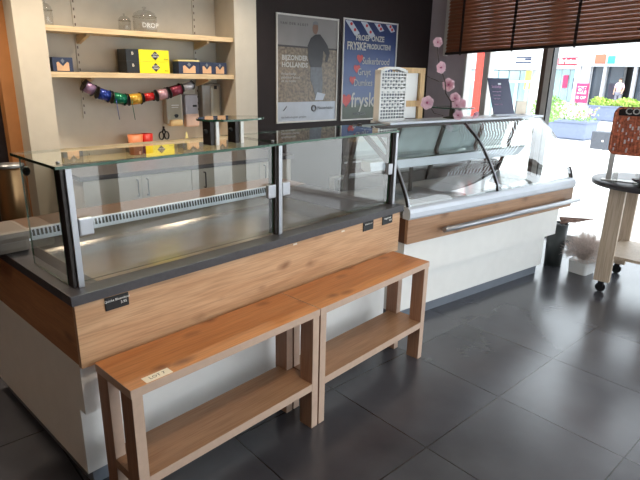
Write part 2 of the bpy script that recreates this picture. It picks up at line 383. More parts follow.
mb.build('vent_grille', ['alu_w', 'black'], t)

# ------------------------------------------------------------------ glass case on the counter
t = thing('glass_counter_case', 'clear rectangular glass case with aluminium posts standing on the long counter', 'glass case', (0, 0, 0.842))
Zg = 1.255-0.842
for (x, w) in ((0.045, 0.034), (0.975, 0.034), (1.872, 0.034)):
    mb = MB(); mb.box(x-w/2, x+w/2, 0.056, 0.102, 0, Zg-0.002, 0, 0.002)
    p = mb.build('post', 'dark_metal', t)
    mb = MB(); mb.box(x-w/2+0.014, x+w/2+0.001, 0.046, 0.0565, 0.0, Zg-0.004, 0, 0.0015); q = mb.build('post_cover', 'alu', p); q['label'] = 'bright aluminium strip'
    # arm and brace under the top pane
    if x < 1.5: continue
    mb = MB(); mb.box(x-0.008, x+0.008, 0.092, 0.40, Zg-0.035, Zg-0.004)
    mb.prism([(0.088, Zg-0.20), (0.088, Zg-0.16), (0.255, Zg-0.03), (0.30, Zg-0.03)], lambda u, v, w: (w, u, v), x-0.007, x+0.007)
    mb.build('arm', 'dark_metal', t)
for (x0, x1) in ((0.070, 0.116), (0.912, 0.953), (1.000, 1.042), (1.815, 1.850)):
    mb = MB(); mb.box(x0-0.005, x1, 0.044, 0.066, 0.178, 0.240, 0, 0.006); mb.build('clamp', 'alu', t)
for x in (0.04, 0.975):
    mb = MB(); mb.cyl((x, 0.09, Zg+0.010), 0.006, 0.006); mb.build('bolt', 'alu', t)
def pane(name, x0, x1, y0, y1, z0, z1, parent, thin, glassm='glass'):
    b = MB(); b.box(x0, x1, y0, y1, z0, z1)
    for f in b.bm.faces:
        nrm = f.normal; f.normal_update(); nrm = f.normal
        if abs(nrm[thin]) < 0.5: f.material_index = 1
    return b.build(name, [glassm, 'green_edge'], parent)
pane('front_pane', 0.066, 0.955, 0.068, 0.074, 0.012, Zg-0.003, t, 1)
pane('front_pane', 0.995, 1.853, 0.068, 0.074, 0.012, Zg-0.003, t, 1)
pane('side_pane', 0.026, 0.032, 0.094, 0.40, 0.004, Zg-0.003, t, 0)
pane('top_pane', 0.005, 0.985, 0.024, 0.42, Zg, Zg+0.010, t, 2, 'glass_top')
pane('top_pane', 0.990, 1.885, 0.040, 0.43, Zg, Zg+0.010, t, 2, 'glass_top')
mb = MB(); mb.sphere((0.022, 0.33, Zg-0.045), 0.018, 0, 2, (0.7, 1, 1)); mb.build('knob', 'black', t)

# raised round glass shelf on the left top pane
t = thing('raised_glass_stand', 'small half round raised glass shelf on two posts standing on glass case top', 'glass stand', (0, 0, 1.265))
prof = [(0.655+0.165*(1-math.cos(a))+0*a, 0.085+0.135*math.sin(a)) for a in [PI*k/18 for k in range(19)]]
mb = MB(); mb.prism([(0.82+0.165*math.cos(2*PI*k/28), 0.185+0.105*math.sin(2*PI*k/28)) for k in range(28)], lambda u, v, w: (u, v, w), 0.098, 0.106, 0, False, 1)
mb.build('shelf_pane', ['glass_top', 'green_edge'], t)
for x in (0.705, 0.835):
    mb = MB(); mb.box(x-0.024, x+0.012, 0.145, 0.20, 0, 0.098, 0, 0.002); p = mb.build('post', 'dark_metal', t)
    mb = MB(); mb.box(x-0.002, x+0.014, 0.136, 0.146, 0, 0.097, 0, 0.001); q = mb.build('post_cover', 'white', p); q['label'] = 'white strip'
    mb = MB(); mb.sphere((x-0.030, 0.17, 0.055), 0.011); mb.build('knob', 'black', p)

# price cards on the fascia
GR = 'small black price cards on the oak fascia'
for (x0, x1, z0, z1, l, s) in ((0.103, 0.190, 0.752, 0.800, 'black price card at the left end of the oak fascia, the largest of three', ('Quiche Bloemkool', '3.95')),
        (1.540, 1.628, 0.752, 0.803, 'black price card on oak fascia, left one of the pair near its right end', ('Suikerbrood', '')),
        (1.711, 1.806, 0.755, 0.803, 'black price card on oak fascia, nearest to the curved display cooler', ('Roggebrood', '2.50'))):
    t = thing('price_card', l, 'price card', ((x0+x1)/2, -0.001, z0), 0, GR)
    w = (x1-x0)/2; h = z1-z0
    mb = MB(); mb.box(-w, w, -0.004, 0, 0, h, 0, 0.0006); mb.build('card', 'black', t)
    text('lettering', s[0], 0.0125, (0, -0.0045, h*0.72), (1, 0, 0), (0, 0, 1), 'white', t)
    if s[1]: text('lettering', s[1], 0.014, (w*0.55, -0.0045, h*0.4), (1, 0, 0), (0, 0, 1), 'white', t)
for x, z in ((1.03, 0.794), (1.376, 0.788)):
    mb = MB(); mb.box(x-0.012, x+0.012, -0.0015, -0.0002, z-0.004, z+0.004); o = mb.build('sticker', 'paper')
    tag(o, 'tiny white sticker on the oak fascia %s' % ('above the joint of the two benches' if x < 1.2 else 'between the bench joint and the paired price cards'), 'sticker')

# ================================================================== BENCHES
def bench(x0, x1, label):
    t = thing('wooden_bench', label, 'bench', (x0, -0.2715, 0), 0, 'oak benches in front of the counter')
    L = x1-x0; D = 0.246
    mb = MB(); mb.box(0, L, 0.001, D, 0.555, 0.5875, 0, 0.001); tp = mb.build('bench_top', 'oak_bench', t)
    mb = MB(); mb.box(0, L, -0.0005, 0.0012, 0.5555, 0.587); mb.box(-0.0008, 0.0006, 0.001, D-0.001, 0.5555, 0.587); mb.box(L-0.0006, L+0.0008, 0.001, D-0.001, 0.5555, 0.587)
    q = mb.build('edge_band', 'edge_band', tp); q['label'] = 'greyish edge banding'
    for lx in (0.002, L-0.040):
        for ly in (0.003, D-0.078):
            mb = MB(); mb.box(lx, lx+0.038, ly, ly+0.075, 0, 0.555, 0, 0.001); lg = mb.build('leg', 'oak_leg', t)
            mb = MB(); mb.box(lx+0.0005, lx+0.0375, ly-0.0014, ly+0.0006, 0, 0.555); q = mb.build('edge_band', 'edge_band', lg); q['label'] = 'greyish front edge'
    mb = MB(); mb.box(0.040, L-0.040, 0.004, D-0.02, 0.196, 0.232, 0, 0.001); mb.box(0.002, 0.04, 0.078, D-0.078, 0.196, 0.232); mb.box(L-0.04, L-0.002, 0.078, D-0.078, 0.196, 0.232)
    sh = mb.build('lower_shelf', 'oak_shelf', t)
    mb = MB(); mb.box(0.0405, L-0.0405, 0.0022, 0.0042, 0.1965, 0.2315); q = mb.build('edge_band', 'edge_band', sh); q['label'] = 'greyish front edge'
    return t
bench(0.035, 0.917, 'knotty oak bench with a paper lot sticker, nearest the camera')
bench(0.922, 1.800, 'knotty oak bench beside the curved display cooler, without any sticker')
mb = MB(); mb.box(0.094, 0.192, -0.268, -0.230, 0.5876, 0.5882); t = mb.build('lot_sticker', 'paper'); tag(t, 'pale rectangular paper lot sticker on the near bench top', 'sticker')
text('lettering', 'LOT 7', 0.022, (0.143, -0.249, 0.5884), (1, 0, 0), (0, 1, 0), 'black', t, 0.0001)

# ================================================================== CURVED DISPLAY COOLER
FL, FLW = 1.90, 1.765
t = thing('display_cooler', 'curved glass refrigerated display cooler with oak band, steel handrail and white base', 'display cooler', (FX, FY, 0), FA)
A = lambda u, v, w: (w, u, v)
mb = MB(); mb.box(0.004, FLW, 0.023, 0.78, 0.345, 0.60); mb.box(0.004, FLW-0.055, 0.078, 0.78, 0.075, 0.345); mb.build('base_cabinet', 'white_panel', t)
mb = MB(); mb.box(0.02, FLW-0.09, 0.095, 0.74, 0, 0.075); mb.build('plinth', 'plinth', t)
mb = MB(); mb.box(0.0, FL, 0.0, 0.024, 0.567, 0.722, 0, 0.001); mb.build('front_fascia', 'oak_cool', t)
mb = MB(); mb.box(0, 0.024, 0.024, 0.80, 0.567, 0.722); mb.box(FL-0.024, FL, 0.024, 0.80, 0.567, 0.722); mb.box(0.024, FL-0.024, 0.2, 0.79, 0.60, 0.62); mb.build('end_panel', 'dark_oak', t)
mb = MB(); mb.prism([(-0.002, 0.722), (-0.012, 0.735), (-0.013, 0.765), (-0.004, 0.787), (0.012, 0.797), (0.05, 0.800), (0.05, 0.722)], A, 0, FL, 0); mb.build('bumper', 'alu_w', t)
mb = MB(); mb.box(0.01, FL-0.01, 0.045, 0.78, 0.722, 0.745); mb.box(0.01, FL-0.01, 0.74, 0.80, 0.745, 0.86); mb.build('display_deck', 'steel_dull', t)
mb = MB()
for i in range(6):
    x0 = 0.03+i*0.306; mb.box(x0, x0+0.300, 0.055, 0.70, 0.760, 0.768, 0, 0.002)
mb.build('deck_tray', 'deck', t)
mb = MB(); mb.box(0.02, FL-0.02, 0.70, 0.715, 0.745, 0.85); mb.build('air_grille', 'dark_metal', t)
# curved front glass: profile (y, z)
PR = [(0.016, 0.800), (0.030, 0.845), (0.058, 0.900), (0.086, 0.948), (0.118, 1.000), (0.160, 1.057), (0.214, 1.122), (0.262, 1.168), (0.312, 1.207), (0.352, 1.238), (0.372, 1.250)]
def shell(prof, th):
    outp = list(prof); inn = []
    for i, p in enumerate(prof):
        a = Vector(prof[max(0, i-1)]); b = Vector(prof[min(len(prof)-1, i+1)]); d = (b-a).normalized(); nn = Vector((d.y, -d.x))
        inn.append((p[0]+nn.x*th, p[1]+nn.y*th))
    return outp + inn[::-1]
for (x0, x1) in ((0.018, 0.890), (0.916, 1.868)):
    mb = MB(); mb.band(PR, 0.006, A, x1, x0); o = mb.build('curved_pane', 'glass', t, fix=False)
for x0, m_ in ((0.0, 'dark_metal'), (0.893, 'dark_metal')):
    mb = MB(); mb.band([(y-0.004, z) for y, z in PR], 0.016, A, x0+0.018, x0)
    o = mb.build('glass_rib', m_, t)
    mb = MB(); mb.band([(y-0.007, z) for y, z in PR], 0.003, A, x0+0.016, x0+0.006); q = mb.build('rib_cover', 'alu', o); q['label'] = 'bright strip'
# end panes and right-hand lower rib
for x0 in (0.004, FL-0.014):
    mb = MB(); mb.prism([(y+0.006, z) for y, z in PR] + [(0.56, 1.25), (0.72, 0.80)], A, x0, x0+0.006, 0); mb.build('end_pane', 'glass', t)
mb = MB(); mb.prism(shell([(0.016, 0.80), (0.03, 0.845), (0.05, 0.886)], 0.03), A, FL-0.016, FL-0.002, 0); mb.build('end_bracket', 'dark_metal', t); mb = MB(); mb.prism(shell([(0.205, 1.105), (0.25, 1.15)], 0.02), A, FL-0.016, FL-0.004, 0); mb.build('end_bracket', 'dark_metal', t)
# top shelf
mb = MB(); mb.box(0.165, 1.935, 0.372, 0.565, 1.250, 1.266, 0, 0.003); mb.build('top_shelf', 'alu_w', t)
mb = MB(); mb.box(0.02, 1.62, 0.352, 0.40, 1.231, 1.2498, 0, 0.002); mb.build('top_rail', 'dark_metal', t)
# rear uprights, mid shelf and light beam
for x in (0.06, 0.45, 0.92, 1.40, 1.86):
    mb = MB(); mb.prism([(0.70, 0.745), (0.725, 0.745), (0.565, 1.25), (0.540, 1.25)], A, x-0.012, x+0.012); mb.build('rear_upright', 'dark_metal', t)
mb = MB(); mb.prism([(0.40, 0.955), (0.43, 0.945), (0.47, 0.945), (0.50, 0.965), (0.50, 1.01), (0.41, 1.01)], A, 0.04, 1.86); mb.build('light_beam', 'alu_w', t)
mb = MB(); mb.box(0.04, 1.86, 0.41, 0.63, 1.012, 1.020); mb.build('middle_shelf', 'glass_top', t)
for x in (0.47, 1.32):
    mb = MB(); mb.box(x-0.012, x+0.012, 0.50, 0.65, 0.985, 1.010); mb.box(x-0.01, x+0.01, 0.44, 0.46, 0.77, 0.95); mb.build('shelf_bracket', 'dark_metal', t)
for x0 in (0.07, 0.93):
    mb = MB(); mb.prism([(0.642, 1.00), (0.648, 1.00), (0.572, 1.240), (0.566, 1.240)], A, x0, x0+0.84); mb.build('rear_door', 'rear', t)
    mb = MB(); mb.box(x0, x0+0.84, 0.705, 0.712, 0.87, 0.885); mb.box(x0, x0+0.84, 0.705, 0.712, 0.96, 0.972); mb.build('door_track', 'alu', t)
# hand rail
mb = MB(); mb.tube([(0.275, -0.055, 0.632), (1.905, -0.055, 0.632)], 0.0175, 16); hr = mb.build('handrail', 'alu', t)
for x in (0.37, 1.12, 1.80):
    mb = MB(); mb.tube([(x, 0.0, 0.625), (x, -0.045, 0.630)], 0.009, 10); mb.build('rail_bracket', 'alu', hr)

# ================================================================== THINGS ON THE COOLER
def FW(x, y, z):
    return Vector((FX+math.cos(FA)*x-math.sin(FA)*y, FY+math.sin(FA)*x+math.cos(FA)*y, z))
# white lattice crate on end
t = thing('lattice_crate', 'white plastic lattice crate standing on end on the cooler top', 'crate', FW(0.15, 0.47, 1.2665), FA)
W_, D_, H_ = 0.245, 0.055, 0.345
fr = MB()
fr.box(0, 0.014, 0, D_, 0.0, H_-0.02); fr.box(W_-0.014, W_, 0, D_, 0.0, H_-0.02); fr.box(0.0, W_, 0.0, D_, 0, 0.012)
arch = [(0, H_-0.03), (0.03, H_-0.010), (W_*0.35, H_), (W_*0.65, H_), (W_-0.03, H_-0.010), (W_, H_-0.03), (W_, H_-0.045), (W_-0.03, H_-0.028), (W_*0.65, H_-0.016), (W_*0.35, H_-0.016), (0.03, H_-0.028), (0, H_-0.045)]
fr.prism(arch, lambda u, v, w: (u, w, v), 0, D_)
fr.build('crate_frame', 'white', t)
lt = MB()
nx, nz = 9, 14
for i in range(nx+1):
    x = 0.012+i*(W_-0.024)/nx; lt.box(x-0.0028, x+0.0028, 0.003, 0.008, 0.01, H_-0.022)
for k in range(nz+1):
    z = 0.012+k*(H_-0.05)/nz
    lt.box(0.01, W_-0.01, 0.002, 0.009, z-0.0035, z+0.0035)
    if 2 < k < 13 and k != 7:
        for i in range(nx):
            x = 0.012+(i+0.5)*(W_-0.024)/nx
            if (i+k) % 2: lt.box(x-0.008, x+0.008, 0.0015, 0.0085, z, z+0.011)
lt.box(0.01, W_-0.01, 0.0, 0.01, 0.19, 0.205)
lt.build('lattice_face', 'white', t)
mb = MB(); mb.box(0.012, W_-0.012, D_-0.006, D_, 0.01, H_-0.03); mb.build('shaded_crate_bottom', 'plinth', t)  # grey colour stands in for the shadow behind the lattice holes
# wooden frame with a white panel
M['pine'] = wood('pine_frame', (226, 192, 140), (210, 170, 116), (180, 130, 80), 2, 0.5, 2.0, 0.3)
t = thing('framed_picture', 'pine framed picture turned back to front behind the lattice crate', 'picture', FW(0.33, 0.535, 1.2665), FA)
fr = MB(); fw_, fh = 0.305, 0.345
fr.box(0, 0.04, 0, 0.02, 0, fh); fr.box(fw_-0.045, fw_, 0, 0.02, 0, fh); fr.box(0.04, fw_-0.045, 0, 0.02, fh-0.035, fh); fr.box(0.04, fw_-0.045, 0, 0.02, 0.085, 0.125)
fr.build('frame', 'pine', t)
mb = MB(); mb.box(0.03, fw_-0.05, 0.02, 0.026, 0.005, fh-0.01); mb.build('panel', 'white', t)

# glass cake stand with orchid spray beside it
t = thing('cake_stand', 'low glass cake stand with short pedestal on the cooler top', 'cake stand', FW(0.88, 0.47, 1.2665), FA)
mb = MB(); mb.lathe([(0.0, 0.070), (0.155, 0.072), (0.160, 0.076), (0.155, 0.080), (0, 0.078)]); mb.tube([(0.158*math.cos(2*PI*k/40), 0.158*math.sin(2*PI*k/40), 0.076) for k in range(41)], 0.0035, 6, 1); mb.build('plate', ['glass_top', 'green_edge'], t)
mb = MB(); mb.lathe([(0, 0), (0.062, 0), (0.062, 0.006), (0.020, 0.014), (0.020, 0.068), (0.0, 0.069)]); mb.build('pedestal', 'dark_metal', t)
M['petal'] = mat('pink_petal', (253, 226, 235), 0.6, noise=0.08, scale=40)
_nt = M['petal'].node_tree; _o = _nt.nodes['Material Output']; _p = _nt.nodes['Principled BSDF']
_tr = _nt.nodes.new('ShaderNodeBsdfTranslucent'); _tr.inputs[0].default_value = srgb(255, 226, 236); _ms = _nt.nodes.new('ShaderNodeMixShader'); _ms.inputs[0].default_value = 0.5
_nt.links.new(_p.outputs[0], _ms.inputs[1]); _nt.links.new(_tr.outputs[0], _ms.inputs[2]); _nt.links.new(_ms.outputs[0], _o.inputs[0])
M['petal_c'] = mat('deep_pink_centre', (206, 120, 158), 0.6)
M['twig'] = mat('dark_twig', (84, 70, 66), 0.7)
t = thing('artificial_orchid', 'pink artificial blossom spray with dark twig leaning over the cake stand', 'flowers', FW(0.857, 0.54, 1.2665), FA)
def fp(x, z, dy=0.0): return Vector((x-0.88, dy-0.06, z-1.270))
mb = MB()
mb.tube([(0.06, -0.03, 0.003), fp(0.893, 1.387), fp(0.841, 1.444, 0.01), fp(0.81, 1.52), fp(0.79, 1.562), fp(0.747, 1.61), fp(0.72, 1.68), fp(0.70, 1.76)], [0.005, 0.005, 0.0045, 0.004, 0.004, 0.0035, 0.003, 0.0025], 7)
mb.tube([fp(0.80, 1.53), fp(0.75, 1.525), fp(0.70, 1.54), fp(0.65, 1.55), fp(0.593, 1.572)], [0.003, 0.003, 0.0025, 0.002, 0.0015], 6)
mb.tube([fp(0.82, 1.29), fp(0.72, 1.31), fp(0.67, 1.36), fp(0.635, 1.385), fp(0.61, 1.45)], [0.0025, 0.0025, 0.002, 0.002, 0.0015], 6)
mb.tube([fp(0.893, 1.387), fp(0.95, 1.39), fp(1.01, 1.37)], 0.003, 6)
mb.build('twig', 'twig', t)
def flower(c, r, seed):
    rnd = random.Random(seed); mb = MB()
    cam_dir = Vector((-0.55, -0.83, 0.05)); q = cam_dir.to_track_quat('Z', 'Y'); rz = rnd.random()*6
    q = q @ Euler((rnd.uniform(-.5, .5), rnd.uniform(-.5, .5), rz)).to_quaternion()
    for ring, (n, R, lift) in enumerate(((6, 1.0, 0.15), (5, 0.72, 0.55), (4, 0.42, 0.8))):
        for k in range(n):
            a = 2*PI*k/n + ring*0.5; grid = []
            for i in range(5):
                s = i/4; w = math.sin(PI*(0.12+0.80*s))*0.62*R; row = []
                for j in range(5):
                    tt = (j-2)/2; rad = s*R; 
                    z = lift*(s**1.5)*0.75*R + 0.16*tt*tt*R + 0.06*rnd.uniform(-1, 1)*s
                    row.append(mb.bm.verts.new(c + q @ (r*Vector((math.cos(a)*rad-math.sin(a)*tt*w, math.sin(a)*rad+math.cos(a)*tt*w, z)))))
                grid.append(row)
            for i in range(4):
                for j in range(4): mb._f([grid[i][j], grid[i+1][j], grid[i+1][j+1], grid[i][j+1]], 0, True)
    mb.sphere(c + q @ Vector((0, 0, 0.25*r)), 0.17*r, 1, 1)
    return mb.build('blossom', ['petal', 'petal_c'], t, fix=False)
for i, (x, z, r, dy) in enumerate(((0.70, 1.786, 0.040, 0), (0.747, 1.622, 0.050, 0), (0.854, 1.507, 0.056, 0), (0.635, 1.385, 0.056, 0), (0.935, 1.412, 0.048, 0), (1.009, 1.371, 0.046, 0), (0.925, 1.362, 0.042, -0.03), (0.816, 1.302, 0.042, -0.14), (1.02, 1.300, 0.035, -0.13))):
    flower(fp(x, z, dy), r*0.86, i)
# navy board and small white card
t = thing('navy_menu_board', 'tall navy blue menu board leaning back on the cooler top by the window', 'sign', FW(1.455, 0.515, 1.2665), FA)
lean = math.atan2(0.10, 0.29)
def BL(x, z): return (x, z*math.sin(lean), z*math.cos(lean))
RX = Matrix.Rotation(-lean, 4, 'X')
mb = MB(); mb.box(0, 0.28, 0, 0.006, 0.008, 0.305, 0, 0.001, RX); mb.build('board', 'navy', t)
mb = MB(); mb.box(0, 0.28, -0.02, 0.03, 0, 0.008); mb.prism([(0.0, 0.0), (0.05, 0.0), (0.09, 0.22), (0.084, 0.25), (0.042, 0.008), (0.0, 0.008)], lambda u, v, w: (w, u, v), 0.12, 0.16); mb.build('stand_foot', 'alu_w', t)
M['menu_ink'] = mat('pale_pink_ink', (196, 160, 196), 0.6)
for k, (s, sz, z) in enumerate((('Smakelijk', 0.034, 0.235), ('vers uit eigen oven', 0.015, 0.195), ('brood en banket', 0.015, 0.165), ('koffie en gebak', 0.015, 0.135), ('belegde broodjes', 0.015, 0.090))):
    p = BL(0.03, z); text('lettering', s, sz, (p[0], p[1]-0.001, p[2]), (1, 0, 0), (0, math.sin(lean), math.cos(lean)), 'menu_ink', t, 0.0004, 'LEFT')
t = thing('card_holder', 'small blank white card in a thin grey frame beside navy board', 'card', FW(1.765, 0.53, 1.2665), FA)
mb = MB(); mb.box(0, 0.15, 0, 0.004, 0.004, 0.108); mb.build('card', 'paper', t)
mb = MB(); mb.box(-0.003, 0.003, -0.002, 0.006, 0, 0.11); mb.box(0.147, 0.153, -0.002, 0.006, 0, 0.11); mb.box(0, 0.15, -0.002, 0.006, 0.105, 0.11); mb.box(0, 0.15, -0.02, 0.03, 0, 0.004); mb.build('frame', 'frame_grey', t)

# ================================================================== POSTERS
VP = 2.30
M['p_sky'] = mat('print_grey_sky', (128, 124, 124), 0.35, noise=0.12, scale=3)
M['p_field'] = mat('print_wheat', (118, 104, 88), 0.35, noise=0.6, scale=40)
M['p_dark'] = mat('print_dark', (44, 40, 40), 0.35)
M['p_shirt'] = mat('print_black_shirt', (34, 32, 38), 0.35, noise=0.2)
M['p_jean'] = mat('print_jeans', (94, 98, 106), 0.35, noise=0.2, scale=30)
M['p_skin'] = mat('print_skin', (120, 92, 80), 0.35)
M['p_white'] = mat('print_white', (176, 184, 198), 0.35)
M['p_text'] = mat('print_cream', (186, 184, 180), 0.35)
M['p_grey'] = mat('print_grey', (110, 112, 118), 0.35)
def p_blue():
    m, nt, b = base('print_blue'); N = nt.nodes; L = nt.links
    tc = N.new('ShaderNodeTexCoord'); s = N.new('ShaderNodeSeparateXYZ'); L.new(tc.outputs['Object'], s.inputs[0])
    r = N.new('ShaderNodeValToRGB'); e = r.color_ramp.elements; e[0].position = 0.02; e[0].color = srgb(56, 66, 50); e[1].position = 1.0; e[1].color = srgb(26, 36, 78)
    for pos, c in ((0.14, (66, 80, 66)), (0.20, (86, 104, 144)), (0.55, (58, 80, 132))): x = e.new(pos); x.color = srgb(*c)
    L.new(s.outputs[2], r.inputs[0]); L.new(r.outputs[0], b.inputs['Base Color']); b.inputs['Roughness'].default_value = 0.35
    return m
M['p_blue'] = p_blue()
M['p_red'] = mat('print_red', (186, 52, 52), 0.35)
def poster(name, label, U0, U1, z0, z1):
    t = thing(name, label, 'poster', RW(U0, VP-0.001, z0), TA)
    W, H = U1-U0, z1-z0
    mb = MB(); b = 0.014
    mb.box(0, W, -0.012, 0, 0, b); mb.box(0, W, -0.012, 0, H-b, H); mb.box(0, b, -0.012, 0, b, H-b); mb.box(W-b, W, -0.012, 0, b, H-b)
    mb.build('frame', 'frame_grey', t)
    return t, W, H
t, W, H = poster('framed_poster', 'framed poster of a man in dark shirt standing in a wheat field', 2.606, 3.372, 1.108, 2.069)
sc = MB()
P = lambda u, v: (u*W, (1-v)*H)
def poly(mb, pts, mi, d): mb.prism([P(u, v) for u, v in pts], lambda a, b, w: (a, w, b), -d, -d+0.001, mi)
poly(sc, [(0.015, 0.80), (0.985, 0.80), (0.985, 0.985), (0.015, 0.985)], 2, 0.004)
poly(sc, [(0.015, 0.28), (0.985, 0.28), (0.985, 0.80), (0.015, 0.80)], 1, 0.004)
poly(sc, [(0.015, 0.015), (0.985, 0.015), (0.985, 0.285), (0.015, 0.285)], 0, 0.004)
poly(sc, [(0.015, 0.275), (0.985, 0.285), (0.985, 0.30), (0.015, 0.292)], 3, 0.005)
sc.build('printed_sheet', ['p_sky', 'p_field', 'p_white', 'p_dark'], t)
fg = MB()
def polyf(mb, pts, mi, d): poly(mb, [(u-0.045, v-0.012) for u, v in pts], mi, d)
polyf(fg, [(0.58, 0.60), (0.58, 0.47), (0.77, 0.47), (0.79, 0.62), (0.78, 0.80), (0.68, 0.79), (0.62, 0.66)], 1, 0.006)
polyf(fg, [(0.66, 0.80), (0.70, 0.72), (0.84, 0.74), (0.80, 0.80)], 3, 0.007)
polyf(fg, [(0.53, 0.28), (0.58, 0.21), (0.65, 0.175), (0.73, 0.17), (0.80, 0.22), (0.86, 0.27), (0.90, 0.34), (0.86, 0.43), (0.82, 0.42), (0.84, 0.36), (0.79, 0.32), (0.78, 0.42), (0.76, 0.48), (0.58, 0.48), (0.54, 0.40)], 0, 0.0075)
polyf(fg, [(0.65+0.045*math.cos(a), 0.118+0.055*math.sin(a)) for a in [2*PI*k/14 for k in range(14)]], 2, 0.008)
polyf(fg, [(0.602, 0.11), (0.61, 0.065), (0.65, 0.052), (0.69, 0.062), (0.70, 0.11), (0.685, 0.085), (0.62, 0.085)], 4, 0.009)
fg.build('printed_figure', ['p_shirt', 'p_jean', 'p_skin', 'p_white', 'p_grey'], t)
def ptext(s, size, u, v, m_, al='LEFT', bold=0.0, xs=1.0):
    a, b = P(u, v); return text('lettering', s, size, (a, -0.0085, b), (1, 0, 0), (0, 0, 1), m_, t, 0.0004, al, bold, xs)
ptext('V A N   D E R   K L O E T', 0.030, 0.06, 0.085, 'p_dark')
ptext('BIJZONDER', 0.060, 0.08, 0.39, 'p_text', bold=0.002)
ptext('HOLLANDS', 0.060, 0.08, 0.455, 'p_text', bold=0.002)
for k, s in enumerate(('Ambachtelijk', 'gebakken brood', 'uit de molen')): ptext(s, 0.034, 0.07, 0.535+0.034*k, 'p_text')
ptext('Meesterbakker', 0.045, 0.66, 0.865, 'p_grey', xs=0.8); ptext('van hollands graan gemalen', 0.028, 0.07, 0.945, 'p_grey')
mb = MB(); mb.tube([(0.60*W+0.026*math.cos(2*PI*k/20), -0.007, 0.135*H+0.026*math.sin(2*PI*k/20)) for k in range(21)], 0.008, 6); mb.tube([(0.11*W, -0.006, 0.12*H), (0.15*W, -0.006, 0.15*H), (0.16*W, -0.006, 0.165*H)], 0.004, 5); mb.build('printed_logo', 'p_grey', t)

t, W, H = poster('framed_poster', 'framed blue poster with red hearts and white Frisian product names', 3.436, 4.255, 1.10, 2.09)
sc = MB(); sc.box(0.014, W-0.014, -0.004, -0.003, 0.014, H-0.014); sc.build('printed_sheet', 'p_blue', t)
ban = MB(); hr_ = MB()
for (u, l) in ((0.03, 0.155), (0.30, 0.17), (0.54, 0.09), (0.76, 0.085)):
    du = l*0.95; poly(ban, [(u, 0.02), (u+0.11, 0.02), (u+0.11+du, 0.02+l*0.72), (u+0.03+du, 0.02+l*0.90)], 0, 0.006)
    for k in (0.2, 0.62):
        cx, cz = u+0.075+du*k*1.05, 0.025+l*0.8*k
        poly(ban, [(cx+0.022*math.cos(a), cz+0.016*math.sin(a)) for a in [2*PI*j/8 for j in range(8)]], 1, 0.007)
ban.build('printed_flags', ['p_white', 'p_red'], t)
for (u, v, r) in ((0.31, 0.375, 0.055), (0.26, 0.475, 0.055), (0.19, 0.59, 0.055), (0.09, 0.79, 0.085)):
    poly(hr_, [(u+r*(1.05*math.sin(a)**3), v-r*0.9*(0.81*math.cos(a)-0.31*math.cos(2*a)-0.13*math.cos(3*a)-0.06*math.cos(4*a))) for a in [2*PI*j/22 for j in range(22)]], 0, 0.006)
hr_.build('printed_hearts', 'p_red', t)
ptext('PROEF ONZE', 0.074, 0.48, 0.175, 'p_text', 'CENTER', 0.002, 0.98)
ptext('FRYSKE', 0.105, 0.07, 0.26, 'p_text', 'LEFT', 0.003, 0.80)
ptext('PRODUCTEN!', 0.070, 0.42, 0.255, 'p_text', 'LEFT', 0.002, 0.86)
ptext('Suikerbrood', 0.098, 0.35, 0.40, 'p_text', 'LEFT', 0.0, 0.86)
ptext('Gruyt', 0.098, 0.27, 0.51, 'p_text', 'LEFT', 0.0, 0.86)
ptext('Dumkes', 0.098, 0.21, 0.62, 'p_text', 'LEFT', 0.0, 0.86)
ptext('frysk', 0.21, 0.17, 0.80, 'p_text', 'LEFT', 0.002, 0.86)
ptext('VAN DER', 0.045, 0.22, 0.935, 'p_grey', 'LEFT')

# ================================================================== ALCOVE
def shelf(z, label):
    t = thing('wall_shelf', label, 'shelf', RW(0.675, 2.27, z), TA, 'pale maple shelves in the alcove')
    mb = MB(); mb.box(0.0, 1.462, 0.0, 0.275, -0.036, 0, 0, 0.002); mb.build('board', 'shelf', t)
    for x in (0.30, 1.26):
        mb = MB(); mb.prism([(0.27, -0.037), (0.27, -0.10), (0.262, -0.10), (0.06, -0.05), (0.06, -0.037)], lambda u, v, w: (w, u, v), x-0.012, x+0.012); mb.build('bracket', 'shelf', t)
shelf(1.832, 'upper pale maple shelf holding glass jars in the alcove')
shelf(1.536, 'lower pale maple shelf holding yellow and blue boxes in the alcove')
def rail(U, label):
    mb = MB(); mb.box(-0.013, 0.013, -0.008, 0, 0, 1.0, 0)
    for k in range(19): mb.box(-0.004, 0.004, -0.0088, -0.0079, 0.032+k*0.052, 0.050+k*0.052, 1)
    o = mb.build('shelf_rail', ['wall_alcove', 'frame_brown']); o.location = RW(U, 2.549, 1.20); o.rotation_euler = (0, 0, TA)
    tag(o, label, 'shelf rail', 'slotted white shelf rails on the alcove wall')
rail(0.966, 'slotted white shelf rail on alcove wall behind the ribbon spools left end')
rail(1.935, 'slotted white shelf rail on alcove wall above the dispensers')
